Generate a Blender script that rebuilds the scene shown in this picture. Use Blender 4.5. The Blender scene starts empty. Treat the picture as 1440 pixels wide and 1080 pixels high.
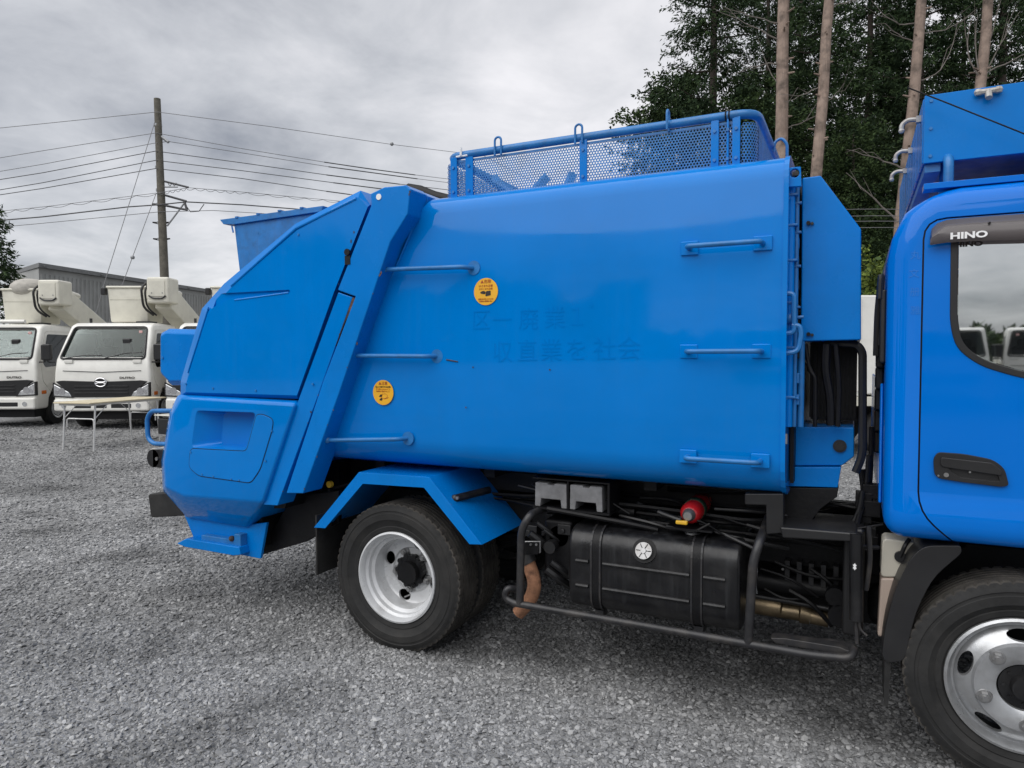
import bpy, bmesh, math, random
import numpy as np
from mathutils import Vector, Matrix

random.seed(7)
RNG = np.random.default_rng(11)
SC = bpy.context.scene
COL = SC.collection
PI = math.pi

# ------------------------------------------------------------------ camera
CAM_POS = np.array([2.13568, -2.96836, 1.53154])
FW = np.array([-0.44005479, 0.89706709, -0.04027926])
RT = np.array([0.89783768, 0.44031932, -0.00252723])
UP = np.array([-0.01546864, 0.03727636, 0.99918527])
FPX = 986.2977
cam_d = bpy.data.cameras.new('camera')
cam_d.sensor_fit = 'HORIZONTAL'
cam_d.sensor_width = 36.0
cam_d.lens = FPX / 1440 * 36
cam_d.clip_start = 0.05
cam_d.clip_end = 2000
cam = bpy.data.objects.new('camera', cam_d)
COL.objects.link(cam)
cam.matrix_world = Matrix(((RT[0], UP[0], -FW[0], CAM_POS[0]), (RT[1], UP[1], -FW[1], CAM_POS[1]),
                           (RT[2], UP[2], -FW[2], CAM_POS[2]), (0, 0, 0, 1)))
SC.camera = cam

# ------------------------------------------------------------------ sky, sun, exposure
SUN_EL, SUN_AZ = math.radians(56), math.radians(200)   # azimuth measured clockwise from +Y
world = bpy.data.worlds.new('World')
SC.world = world
world.use_nodes = True
wn, wl = world.node_tree.nodes, world.node_tree.links
wn.clear()
w_out = wn.new('ShaderNodeOutputWorld')
w_bg = wn.new('ShaderNodeBackground')
w_bg.inputs['Strength'].default_value = 0.12
w_sky = wn.new('ShaderNodeTexSky')
w_sky.sky_type = 'NISHITA'
w_sky.sun_disc = False
w_sky.sun_elevation = SUN_EL
w_sky.sun_rotation = SUN_AZ
w_tc = wn.new('ShaderNodeTexCoord')
w_sep = wn.new('ShaderNodeSeparateXYZ')
wl.new(w_tc.outputs['Generated'], w_sep.inputs[0])
def wmath(op, a, b=None):
    n = wn.new('ShaderNodeMath'); n.operation = op
    for i, v in enumerate((a, b)):
        if v is None: continue
        if isinstance(v, (int, float)): n.inputs[i].default_value = v
        else: wl.new(v, n.inputs[i])
    return n.outputs[0]
w_z = wmath('ADD', wmath('MAXIMUM', w_sep.outputs[2], 0.0), 0.22)
w_cmb = wn.new('ShaderNodeCombineXYZ')
wl.new(wmath('DIVIDE', w_sep.outputs[0], w_z), w_cmb.inputs[0])
wl.new(wmath('DIVIDE', w_sep.outputs[1], w_z), w_cmb.inputs[1])
def wnoise(scale, detail, rough, off, dist=0.0):
    mp = wn.new('ShaderNodeMapping'); mp.inputs['Location'].default_value = off
    wl.new(w_cmb.outputs[0], mp.inputs[0])
    n = wn.new('ShaderNodeTexNoise')
    n.inputs['Scale'].default_value = scale; n.inputs['Detail'].default_value = detail
    n.inputs['Roughness'].default_value = rough; n.inputs['Distortion'].default_value = dist
    wl.new(mp.outputs[0], n.inputs['Vector'])
    return n.outputs['Fac']
w_a = wnoise(0.55, 7, 0.52, (35.2548, 52.9487, 50.7718), 0.3)
w_b = wnoise(2.4, 6, 0.6, (7.3, 0.2, 1.9), 0.3)
w_mix = wmath('ADD', wmath('MULTIPLY', w_a, 0.68), wmath('MULTIPLY', w_b, 0.32))
w_ramp = wn.new('ShaderNodeValToRGB')
w_ramp.color_ramp.elements[0].position = 0.38
w_ramp.color_ramp.elements[0].color = (0.33, 0.345, 0.385, 1)
w_ramp.color_ramp.elements[1].position = 0.62
w_ramp.color_ramp.elements[1].color = (0.98, 0.965, 0.985, 1)
e = w_ramp.color_ramp.elements.new(0.5); e.color = (0.65, 0.66, 0.69, 1)
wl.new(w_mix, w_ramp.inputs[0])
w_gain = wn.new('ShaderNodeMix'); w_gain.data_type = 'RGBA'; w_gain.blend_type = 'MULTIPLY'
w_gain.inputs[0].default_value = 1.0
wl.new(w_ramp.outputs[0], w_gain.inputs[6]); w_gain.inputs[7].default_value = (4.6, 4.6, 4.6, 1)
w_gain.clamp_result = False
w_fin = wn.new('ShaderNodeMix'); w_fin.data_type = 'RGBA'; w_fin.inputs[0].default_value = 0.93
wl.new(w_sky.outputs[0], w_fin.inputs[6]); wl.new(w_gain.outputs[2], w_fin.inputs[7])
wl.new(w_fin.outputs[2], w_bg.inputs['Color']); wl.new(w_bg.outputs[0], w_out.inputs[0])

sun_d = bpy.data.lights.new('sun', 'SUN')
sun_d.energy = 1.5
sun_d.angle = math.radians(80)
sun_d.color = (1.0, 0.985, 0.96)
sun = bpy.data.objects.new('sun', sun_d)
COL.objects.link(sun)
s_dir = Vector((math.sin(SUN_AZ) * math.cos(SUN_EL), math.cos(SUN_AZ) * math.cos(SUN_EL), math.sin(SUN_EL)))
sun.rotation_euler = s_dir.to_track_quat('Z', 'Y').to_euler()
sun.location = (0, -10, 20)

SC.view_settings.view_transform = 'Standard'
SC.view_settings.look = 'None'
SC.view_settings.exposure = 0.8
SC.view_settings.gamma = 1.0
SC.view_settings.use_curve_mapping = False
SC.render.engine = 'CYCLES'
SC.cycles.use_denoising = True
SC.cycles.max_bounces = 6
SC.cycles.transparent_max_bounces = 12
SC.cycles.caustics_reflective = False
SC.cycles.caustics_refractive = False

# ------------------------------------------------------------------ helpers: points from picture measurements
def U3(px, py, Y):
    d = FW + RT * (px - 720) / FPX + UP * (540 - py) / FPX
    t = (Y - CAM_POS[1]) / d[1]
    return CAM_POS + t * d
def U(px, py, Y):                      # X, Z on the vertical plane at depth Y
    p = U3(px, py, Y); return (float(p[0]), float(p[2]))
def AT(px, py, depth):                 # a point at a given distance along the view axis
    d = FW + RT * (px - 720) / FPX + UP * (540 - py) / FPX
    return CAM_POS + d * depth
def FLOOR(px, depth):                  # a spot on the ground
    p = AT(px, 500, depth); return (float(p[0]), float(p[1]), 0.0)

# ------------------------------------------------------------------ helpers: materials
MATS = {}
def pbr(name, col, rough=0.5, metal=0.0, var=0.1, vscale=6.0, bump=0.0, bscale=40.0, coat=0.0, dirt=None, dscale=3.0,
        damount=0.0, spec=0.5, streak=0.0, rvar=0.0, bstretch=None):
    m = bpy.data.materials.new(name); m.use_nodes = True
    nt = m.node_tree; n, l = nt.nodes, nt.links
    b = n['Principled BSDF']
    b.inputs['Roughness'].default_value = rough
    b.inputs['Metallic'].default_value = metal
    b.inputs['Specular IOR Level'].default_value = spec
    if coat:
        b.inputs['Coat Weight'].default_value = coat
        b.inputs['Coat Roughness'].default_value = 0.08
    tc = n.new('ShaderNodeTexCoord')
    def noise(scale, detail=5, stretch=None, off=0.0):
        mp = n.new('ShaderNodeMapping'); l.new(tc.outputs['Object'], mp.inputs[0])
        mp.inputs['Location'].default_value = (off, off * .7, off * .3)
        if stretch: mp.inputs['Scale'].default_value = stretch
        t = n.new('ShaderNodeTexNoise'); t.inputs['Scale'].default_value = scale
        t.inputs['Detail'].default_value = detail; t.inputs['Roughness'].default_value = 0.6
        l.new(mp.outputs[0], t.inputs['Vector']); return t.outputs['Fac']
    def maprange(v, a, b_, c, d):
        r = n.new('ShaderNodeMapRange'); l.new(v, r.inputs[0])
        r.inputs[1].default_value = a; r.inputs[2].default_value = b_
        r.inputs[3].default_value = c; r.inputs[4].default_value = d
        return r.outputs[0]
    base = n.new('ShaderNodeMix'); base.data_type = 'RGBA'; base.blend_type = 'MULTIPLY'
    base.inputs[0].default_value = 1.0
    base.inputs[6].default_value = (*col, 1)
    f = maprange(noise(vscale), 0.3, 0.7, 1 - var, 1 + var)
    cc = n.new('ShaderNodeCombineColor')
    for i in range(3): l.new(f, cc.inputs[i])
    l.new(cc.outputs[0], base.inputs[7])
    out = base.outputs[2]
    if streak:
        s = maprange(noise(5.0, 4, (6, 6, 0.35), 3.3), 0.50, 0.78, 0, streak)
        mx = n.new('ShaderNodeMix'); mx.data_type = 'RGBA'
        l.new(s, mx.inputs[0]); l.new(out, mx.inputs[6])
        mx.inputs[7].default_value = tuple(0.6 * c + 0.4 * d for c, d in zip(col, (0.16, 0.17, 0.18))) + (1,)
        out = mx.outputs[2]
    if dirt:
        s = maprange(noise(dscale, 8, None, 8.1), 0.48, 0.72, 0, damount)
        mx = n.new('ShaderNodeMix'); mx.data_type = 'RGBA'
        l.new(s, mx.inputs[0]); l.new(out, mx.inputs[6]); mx.inputs[7].default_value = (*dirt, 1)
        out = mx.outputs[2]
    l.new(out, b.inputs['Base Color'])
    if rvar:
        l.new(maprange(noise(vscale * 1.7, 6, None, 5.0), 0.3, 0.7, max(0.02, rough - rvar), rough + rvar), b.inputs['Roughness'])
    if bump:
        bp = n.new('ShaderNodeBump'); bp.inputs['Strength'].default_value = bump
        bp.inputs['Distance'].default_value = 0.01 if not bstretch else 0.05
        l.new(noise(bscale, 6, bstretch), bp.inputs['Height']); l.new(bp.outputs[0], b.inputs['Normal'])
    MATS[name] = m
    return m

blue = pbr('blue_paint', (0.0, 0.186, 0.60), 0.055, 0, 0.06, 1.7, 0.035, 2.2, 0, (0.004, 0.12, 0.34), 2.4, 0.18, 0.24, 0.05, 0.03)
blue_satin = pbr('blue_satin_paint', (0.0, 0.182, 0.59), 0.27, 0, 0.07, 2.5, 0.03, 9.0, 0, (0.006, 0.11, 0.30), 3.0, 0.25, 0.2, 0.06, 0.06)
blue_cab = pbr('blue_cab_paint', (0.0, 0.158, 0.62), 0.06, 0, 0.03, 1.5, 0.0, 3.0, 0, (0.004, 0.10, 0.34), 2.5, 0.06, 0.24, 0.0, 0.03)
blue_dull = pbr('blue_weathered_paint', (0.016, 0.170, 0.46), 0.36, 0, 0.16, 9.0, 0.06, 60, 0, (0.03, 0.05, 0.08), 14, 0.35, 0.5, 0.2, 0.1)
black = pbr('black_chassis', (0.004, 0.004, 0.005), 0.5, 0, 0.3, 9, 0.15, 60, 0, (0.012, 0.0115, 0.011), 9, 0.5, 0.3)
black_gloss = pbr('black_tank_paint', (0.006, 0.006, 0.007), 0.36, 0, 0.2, 8, 0.08, 40, 0, (0.035, 0.034, 0.034), 7, 0.5, 0.45, 0.35, 0.1)
pipe_grey = pbr('worn_black_tube', (0.020, 0.020, 0.022), 0.42, 0, 0.3, 12, 0.05, 80, 0, (0.09, 0.08, 0.07), 11, 0.5, 0.5)
plastic = pbr('black_plastic', (0.012, 0.012, 0.013), 0.42, 0, 0.12, 10, 0.03, 200, 0, (0.03, 0.03, 0.03), 6, 0.3)
rubber = pbr('tyre_rubber', (0.022, 0.022, 0.022), 0.74, 0, 0.25, 12, 0.15, 90, 0, (0.045, 0.043, 0.040), 5, 0.6, 0.3)
tread = pbr('dusty_tread', (0.045, 0.042, 0.038), 0.85, 0, 0.3, 14, 0.3, 90, 0, (0.12, 0.108, 0.095), 6, 0.7, 0.2)
silver_metal = pbr('silver_front_rim_paint', (0.50, 0.51, 0.52), 0.34, 0.7, 0.1, 7, 0.05, 40, 0, (0.22, 0.21, 0.20), 10, 0.5, 0.5, 0, 0.08)
silver = pbr('silver_rim_paint', (0.62, 0.63, 0.64), 0.30, 0.15, 0.07, 6, 0.04, 40, 0, (0.26, 0.25, 0.24), 12, 0.35, 0.5, 0, 0.06)
steel = pbr('bare_steel', (0.36, 0.36, 0.36), 0.35, 0.8, 0.12, 12, 0.05, 60, 0, (0.2, 0.17, 0.14), 20, 0.4)
chrome = pbr('chrome', (0.75, 0.75, 0.77), 0.10, 1.0, 0.05)
hook_m = pbr('worn_galvanised_hook', (0.42, 0.41, 0.39), 0.5, 0.2, 0.2, 30, 0.1, 90, 0, (0.20, 0.12, 0.08), 40, 0.6)
rust = pbr('rusty_exhaust', (0.30, 0.145, 0.08), 0.85, 0.0, 0.3, 22, 0.5, 60, 0, (0.08, 0.035, 0.02), 26, 0.95)
brass = pbr('heat_stained_steel', (0.20, 0.155, 0.095), 0.38, 0.8, 0.25, 18, 0.1, 60, 0, (0.08, 0.06, 0.045), 12, 0.7)
rustblack = pbr('scraped_edge', (0.035, 0.025, 0.022), 0.7, 0, 0.4, 40, 0.2, 90, 0, (0.22, 0.10, 0.05), 25, 0.7)
white = pbr('white_truck_paint', (0.80, 0.79, 0.74), 0.22, 0, 0.04, 2, 0, 10, 0, (0.50, 0.49, 0.45), 4, 0.25)
cream = pbr('cream_boom_paint', (0.68, 0.66, 0.57), 0.32, 0, 0.06, 3, 0, 10, 0, (0.42, 0.40, 0.34), 5, 0.3)
orange = pbr('amber_lens', (0.62, 0.16, 0.03), 0.2)
red = pbr('red_enamel', (0.40, 0.012, 0.016), 0.18, 0, 0.1)
yellow = pbr('yellow_plastic', (0.72, 0.42, 0.03), 0.4)
sticker = pbr('orange_sticker', (0.83, 0.43, 0.025), 0.38, 0, 0.05)
ink = pbr('black_print', (0.02, 0.016, 0.014), 0.5)
ink_red = pbr('brown_print', (0.36, 0.06, 0.015), 0.5)
ghost = pbr('faded_lettering_blue', (0.0, 0.176, 0.578), 0.09, 0, 0.05)
ghost_light = pbr('faded_lettering_pale', (0.012, 0.178, 0.62), 0.25, 0, 0.1)
white_print = pbr('white_print', (0.82, 0.82, 0.82), 0.4)
grey_plastic = pbr('grey_chock_plastic', (0.20, 0.20, 0.205), 0.6, 0, 0.25, 18, 0.1, 60, 0, (0.12, 0.12, 0.12), 14, 0.6)
tank_white = pbr('translucent_white_plastic', (0.66, 0.62, 0.52), 0.42, 0, 0.05, 4)
tank_pink = pbr('coolant_seen_through_plastic', (0.60, 0.48, 0.40), 0.42, 0, 0.05, 4)
concrete = pbr('pole_concrete', (0.125, 0.115, 0.095), 0.9, 0, 0.3, 4, 0.2, 30, 0, (0.07, 0.07, 0.055), 5, 0.6)
wire_m = pbr('wire_black', (0.07, 0.07, 0.075), 0.6)
wire_grey = pbr('wire_grey', (0.16, 0.16, 0.165), 0.5)
galv = pbr('galvanised_steel', (0.30, 0.31, 0.32), 0.5, 0.5, 0.15, 8)
shed_wall = pbr('grey_sheet_wall', (0.33, 0.335, 0.325), 0.55, 0, 0.1, 0.6, 0, 10, 0, (0.15, 0.145, 0.13), 0.5, 0.4)
shed_roof = pbr('grey_sheet_roof', (0.17, 0.175, 0.175), 0.6)
table_top = pbr('table_top_wood', (0.62, 0.54, 0.37), 0.45, 0, 0.08, 5)
table_leg = pbr('table_leg_metal', (0.70, 0.70, 0.69), 0.3, 0.4)
seat_m = pbr('seat_fabric', (0.03, 0.03, 0.033), 0.85)
interior = pbr('cab_trim', (0.10, 0.10, 0.105), 0.8)
lamp_lens = pbr('clear_lens', (0.62, 0.63, 0.64), 0.06, 0.6, 0.25, 22)
smoke = None

def glass_mat(name, tint, refl, opac):
    m = bpy.data.materials.new(name); m.use_nodes = True
    n, l = m.node_tree.nodes, m.node_tree.links
    n.clear()
    o = n.new('ShaderNodeOutputMaterial')
    tr = n.new('ShaderNodeBsdfTransparent'); tr.inputs[0].default_value = (*tint, 1)
    gl = n.new('ShaderNodeBsdfGlossy'); gl.inputs['Roughness'].default_value = 0.02
    gl.inputs[0].default_value = (0.95, 0.97, 0.97, 1)
    fr = n.new('ShaderNodeFresnel'); fr.inputs[0].default_value = 1.5
    ad = n.new('ShaderNodeMath'); ad.operation = 'MULTIPLY_ADD'; ad.use_clamp = True
    l.new(fr.outputs[0], ad.inputs[0]); ad.inputs[1].default_value = refl; ad.inputs[2].default_value = opac
    mx = n.new('ShaderNodeMixShader')
    l.new(ad.outputs[0], mx.inputs[0]); l.new(tr.outputs[0], mx.inputs[1]); l.new(gl.outputs[0], mx.inputs[2])
    l.new(mx.outputs[0], o.inputs[0])
    MATS[name] = m
    return m
glass = glass_mat('window_glass', (0.62, 0.66, 0.65), 0.45, 0.0)
glass_dark = glass_mat('tinted_side_glass', (0.16, 0.17, 0.17), 0.8, 0.0)
glass_side = glass_mat('cab_side_glass', (0.30, 0.33, 0.33), 3.0, 0.50)
def visor_mat():
    m = bpy.data.materials.new('smoked_visor'); m.use_nodes = True
    n, l = m.node_tree.nodes, m.node_tree.links
    b = n['Principled BSDF']
    b.inputs['Base Color'].default_value = (0.19, 0.175, 0.175, 1); b.inputs['Roughness'].default_value = 0.15
    tr = n.new('ShaderNodeBsdfTransparent'); tr.inputs[0].default_value = (0.6, 0.55, 0.55, 1)
    mx = n.new('ShaderNodeMixShader'); mx.inputs[0].default_value = 0.55
    o = [x for x in n if x.type == 'OUTPUT_MATERIAL'][0]
    l.new(tr.outputs[0], mx.inputs[1]); l.new(b.outputs[0], mx.inputs[2]); l.new(mx.outputs[0], o.inputs[0])
    MATS['smoked_visor'] = m; return m
smoke = visor_mat()

# ------------------------------------------------------------------ helpers: meshes
def link(o): COL.objects.link(o); return o

class MB:
    """collects shapes and links them as ONE mesh object"""
    def __init__(s): s.v = []; s.f = []; s.smooth = []
    def add(s, vs, fs, smooth=False):
        k = len(s.v); s.v += [tuple(map(float, v)) for v in vs]
        s.f += [tuple(i + k for i in f) for f in fs]; s.smooth += [smooth] * len(fs); return s
    def box(s, lo, hi, rot=None, about=None):
        (a, b, c), (d, e, f) = lo, hi
        vs = [Vector(p) for p in ((a, b, c), (d, b, c), (d, e, c), (a, e, c), (a, b, f), (d, b, f), (d, e, f), (a, e, f))]
        if rot is not None:
            ce = Vector(about) if about is not None else (Vector(lo) + Vector(hi)) / 2
            vs = [rot @ (v - ce) + ce for v in vs]
        return s.add(vs, [(3, 2, 1, 0), (4, 5, 6, 7), (0, 1, 5, 4), (1, 2, 6, 5), (2, 3, 7, 6), (3, 0, 4, 7)])
    def prism(s, poly, a0, a1, axis='Y'):
        """polygon extruded; axis Y: poly holds (X, Z); axis X: (Y, Z); axis Z: (X, Y)"""
        n = len(poly)
        def mk(p, t): return {'Y': (p[0], t, p[1]), 'X': (t, p[0], p[1]), 'Z': (p[0], p[1], t)}[axis]
        vs = [mk(p, a0) for p in poly] + [mk(p, a1) for p in poly]
        fs = [tuple(range(n)), tuple(range(2 * n - 1, n - 1, -1))]
        fs += [(i, i + n, (i + 1) % n + n, (i + 1) % n) for i in range(n)]
        return s.add(vs, fs)
    def loft(s, rings, cap=True, smooth=False):
        n = len(rings[0]); vs = [p for r in rings for p in r]; fs = []
        for k in range(len(rings) - 1):
            for i in range(n):
                j = (i + 1) % n
                fs.append((k * n + i, k * n + j, (k + 1) * n + j, (k + 1) * n + i))
        if cap: fs += [tuple(range(n - 1, -1, -1)), tuple((len(rings) - 1) * n + i for i in range(n))]
        return s.add(vs, fs, smooth)
    def tube(s, pts, r, n=10, fillet=0.0, closed=False, caps=True):
        pts = [Vector(tuple(map(float, p))) for p in pts]
        if fillet > 0 and len(pts) > 2:
            out = [pts[0]] if not closed else []
            rng = range(1, len(pts) - 1) if not closed else range(len(pts))
            for i in rng:
                a, b, c = pts[i - 1], pts[i], pts[(i + 1) % len(pts)]
                d = min(fillet, (a - b).length * .48, (c - b).length * .48)
                p0, p1 = b + (a - b).normalized() * d, b + (c - b).normalized() * d
                for k in range(6):
                    t = k / 5; out.append((1 - t) ** 2 * p0 + 2 * t * (1 - t) * b + t * t * p1)
            if not closed: out.append(pts[-1])
            pts = out
        rs = r if isinstance(r, (list, tuple)) else [r] * len(pts)
        m = len(pts); rings = []
        t0 = (pts[1] - pts[0]).normalized()
        ref = Vector((0, 0, 1)) if abs(t0.z) < .9 else Vector((1, 0, 0))
        x = t0.cross(ref).normalized()
        for i in range(m):
            if closed: t = (pts[(i + 1) % m] - pts[i - 1]).normalized()
            else: t = (pts[min(i + 1, m - 1)] - pts[max(i - 1, 0)]).normalized()
            x = (x - t * x.dot(t)).normalized(); y = t.cross(x)
            rings.append([pts[i] + (x * math.cos(2 * PI * k / n) + y * math.sin(2 * PI * k / n)) * rs[min(i, len(rs) - 1)] for k in range(n)])
        if closed: rings.append(rings[0])
        return s.loft(rings, caps and not closed, True)
    def cyl(s, c, axis, r, h, n=20, r2=None):
        """cylinder from centre c along axis vector, length h"""
        a = Vector(axis).normalized(); c = Vector(c)
        return s.tube([c, c + a * h], [r, r if r2 is None else r2], n)
    def lathe(s, prof, c, n=48, axis='Y'):
        """prof: (radius, offset along axis)"""
        rings = []
        for r, o in prof:
            ring = []
            for k in range(n):
                a = 2 * PI * k / n
                ring.append((c[0] + r * math.cos(a), c[1] + o, c[2] + r * math.sin(a)) if axis == 'Y' else
                            (c[0] + r * math.cos(a), c[1] + r * math.sin(a), c[2] + o))
            rings.append(ring)
        return s.loft(rings, True, True)
    def sphere(s, c, r, n=14):
        rings = []
        for i in range(1, n // 2):
            t = PI * i / (n // 2)
            rings.append([(c[0] + r * math.sin(t) * math.cos(2 * PI * k / n), c[1] + r * math.sin(t) * math.sin(2 * PI * k / n), c[2] + r * math.cos(t)) for k in range(n)])
        return s.loft(rings, True, True)
    def mesh(s, name):
        me = bpy.data.meshes.new(name); me.from_pydata(s.v, [], s.f)
        bm = bmesh.new(); bm.from_mesh(me)
        bmesh.ops.recalc_face_normals(bm, faces=bm.faces); bm.to_mesh(me); bm.free()
        if any(s.smooth) and len(me.polygons) == len(s.smooth):
            me.polygons.foreach_set('use_smooth', s.smooth)
            me.set_sharp_from_angle(angle=math.radians(40))
        return me
    def build(s, name, mat, parent=None, bevel=0.0, seg=2, smooth=False):
        me = s.mesh(name)
        return place(name, me, mat, parent, bevel, seg, smooth)

def place(name, me, mat, parent=None, bevel=0.0, seg=2, smooth=False):
    o = bpy.data.objects.new(name, me)
    if mat is not None and not len(me.materials): me.materials.append(mat)
    link(o)
    if bevel:
        b = o.modifiers.new('bevel', 'BEVEL'); b.width = bevel; b.segments = seg
        b.limit_method = 'ANGLE'; b.angle_limit = math.radians(28)
        me.polygons.foreach_set('use_smooth', [True] * len(me.polygons))
        me.set_sharp_from_angle(angle=math.radians(180))
        b.harden_normals = True
    elif smooth:
        me.polygons.foreach_set('use_smooth', [True] * len(me.polygons))
        me.set_sharp_from_angle(angle=math.radians(35))
    if parent is not None:
        o.parent = parent
        if parent.get('world_parts'): o.location = -parent.location
    return o

def thing(name, loc, label, cat, group=None, rotz=0.0, world_parts=False):
    o = bpy.data.objects.new(name, None); link(o)
    o.location = loc; o.rotation_euler = (0, 0, rotz); o.empty_display_size = .2
    tag(o, label, cat, group)
    if world_parts: o['world_parts'] = 1
    return o
def tag(o, label, cat, group=None, kind=None):
    o['label'] = label; o['category'] = cat
    if group: o['group'] = group
    if kind: o['kind'] = kind
    return o
def copy_tree(o, parent=None):
    c = o.copy(); COL.objects.link(c)
    if parent is not None: c.parent = parent
    for ch in list(o.children): copy_tree(ch, c)
    return c

def evaluated(o):
    dg = bpy.context.evaluated_depsgraph_get(); dg.update()
    return bpy.data.meshes.new_from_object(o.evaluated_get(dg))
def boolean(me, cutters, op='DIFFERENCE'):
    """exact boolean of mesh with a list of meshes, returned as a new mesh"""
    o = bpy.data.objects.new('work', me); link(o); cs = []
    for c in cutters:
        k = bpy.data.objects.new('cutter', c); link(k); cs.append(k)
        b = o.modifiers.new('b', 'BOOLEAN'); b.operation = op; b.object = k; b.solver = 'EXACT'
    r = evaluated(o)
    for k in cs + [o]: bpy.data.objects.remove(k)
    return r
def bevelled(me, w, seg=3, angle=28):
    o = bpy.data.objects.new('work', me); link(o)
    b = o.modifiers.new('b', 'BEVEL'); b.width = w; b.segments = seg; b.limit_method = 'ANGLE'; b.angle_limit = math.radians(angle)
    r = evaluated(o); bpy.data.objects.remove(o); return r
def offset_poly(poly, d):
    """polygon grown by d (any winding)"""
    n = len(poly); ar = sum(poly[i][0] * poly[(i + 1) % n][1] - poly[(i + 1) % n][0] * poly[i][1] for i in range(n))
    sg = 1 if ar > 0 else -1; out = []
    for i in range(n):
        p0, p1, p2 = Vector(poly[i - 1]), Vector(poly[i]), Vector(poly[(i + 1) % n])
        a, b = (p1 - p0).normalized(), (p2 - p1).normalized()
        na, nb = Vector((a.y, -a.x)) * sg, Vector((b.y, -b.x)) * sg
        m = na + nb
        k = max(.35, 1 + na.dot(nb))
        out.append(tuple(p1 + m * (d / k)))
    return out
def round_poly(poly, r, k=5):
    out = []
    n = len(poly)
    for i in range(n):
        a, b, c = Vector(poly[i - 1]), Vector(poly[i]), Vector(poly[(i + 1) % n])
        d = min(r, (a - b).length * .45, (c - b).length * .45)
        p0, p1 = b + (a - b).normalized() * d, b + (c - b).normalized() * d
        for j in range(k):
            t = j / (k - 1); out.append(tuple((1 - t) ** 2 * p0 + 2 * t * (1 - t) * b + t * t * p1))
    return out
def text_mesh(body, size, extrude=0.0, bold=0.0, align='CENTER'):
    c = bpy.data.curves.new('lettering', 'FONT'); c.body = body; c.size = size; c.extrude = extrude; c.offset = bold
    c.align_x = align; c.align_y = 'CENTER'; c.resolution_u = 3
    o = bpy.data.objects.new('lettering', c); link(o)
    me = evaluated(o); bpy.data.objects.remove(o); return me
def text_part(name, body, size, mat, X, Y, Z, parent, sx=1.0, bold=0.0, facing='Y', merge=None):
    me = text_mesh(body, size, 0.0003, bold)
    me.transform(Matrix.Scale(sx, 4, (1, 0, 0)))
    me.transform(Matrix.Rotation(PI / 2, 4, 'X'))          # now faces -Y
    if facing == 'X': me.transform(Matrix.Rotation(PI / 2, 4, 'Z'))   # faces +X
    me.transform(Matrix.Translation((X, Y, Z)))
    me.materials.clear()
    return place(name, me, mat, parent)

# ================================================================== GROUND
g = MB(); g.add([(-400, -300, 0), (400, -300, 0), (400, 500, 0), (-400, 500, 0)], [(0, 1, 2, 3)])
def damp_shade_group():
    """damp patches on the yard, plus irregular spots painting shade around the truck"""
    gr = bpy.data.node_groups.new('damp_and_truck_shade', 'ShaderNodeTree')
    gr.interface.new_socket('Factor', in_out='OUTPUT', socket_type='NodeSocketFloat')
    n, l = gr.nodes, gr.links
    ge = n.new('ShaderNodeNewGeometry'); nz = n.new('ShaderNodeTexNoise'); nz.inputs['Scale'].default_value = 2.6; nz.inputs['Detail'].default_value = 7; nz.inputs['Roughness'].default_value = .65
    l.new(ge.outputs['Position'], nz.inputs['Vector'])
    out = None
    for (px, py, r, amt) in ((1175, 1005, .42, .6), (1010, 960, .55, .45), (1110, 950, .6, .55), (880, 905, .5, .4), (195, 780, .42, .5), (255, 832, .36, .42), (60, 748, .4, .38), (40, 690, .65, .42), (640, 900, .5, .4), (760, 910, .5, .45), (930, 930, .5, .5), (1240, 1030, .4, .5), (420, 990, .5, .22)):  # spots under and beside the truck darken the stone in place of shade
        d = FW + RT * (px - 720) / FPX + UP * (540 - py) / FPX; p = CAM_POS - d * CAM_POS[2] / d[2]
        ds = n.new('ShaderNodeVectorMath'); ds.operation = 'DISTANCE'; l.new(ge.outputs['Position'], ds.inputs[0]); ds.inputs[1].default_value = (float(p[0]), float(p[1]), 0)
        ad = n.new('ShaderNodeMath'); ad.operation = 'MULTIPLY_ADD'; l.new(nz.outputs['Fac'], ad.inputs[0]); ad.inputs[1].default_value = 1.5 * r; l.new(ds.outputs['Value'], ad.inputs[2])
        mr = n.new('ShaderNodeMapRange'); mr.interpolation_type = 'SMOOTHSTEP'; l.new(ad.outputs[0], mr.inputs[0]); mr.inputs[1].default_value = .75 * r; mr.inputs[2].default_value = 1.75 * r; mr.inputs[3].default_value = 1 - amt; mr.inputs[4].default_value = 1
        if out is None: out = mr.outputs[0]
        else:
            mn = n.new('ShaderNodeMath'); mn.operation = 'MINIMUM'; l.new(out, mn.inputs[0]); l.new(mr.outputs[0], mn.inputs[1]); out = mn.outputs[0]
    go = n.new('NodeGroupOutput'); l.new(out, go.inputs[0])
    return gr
DAMP_SHADE = damp_shade_group()
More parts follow.
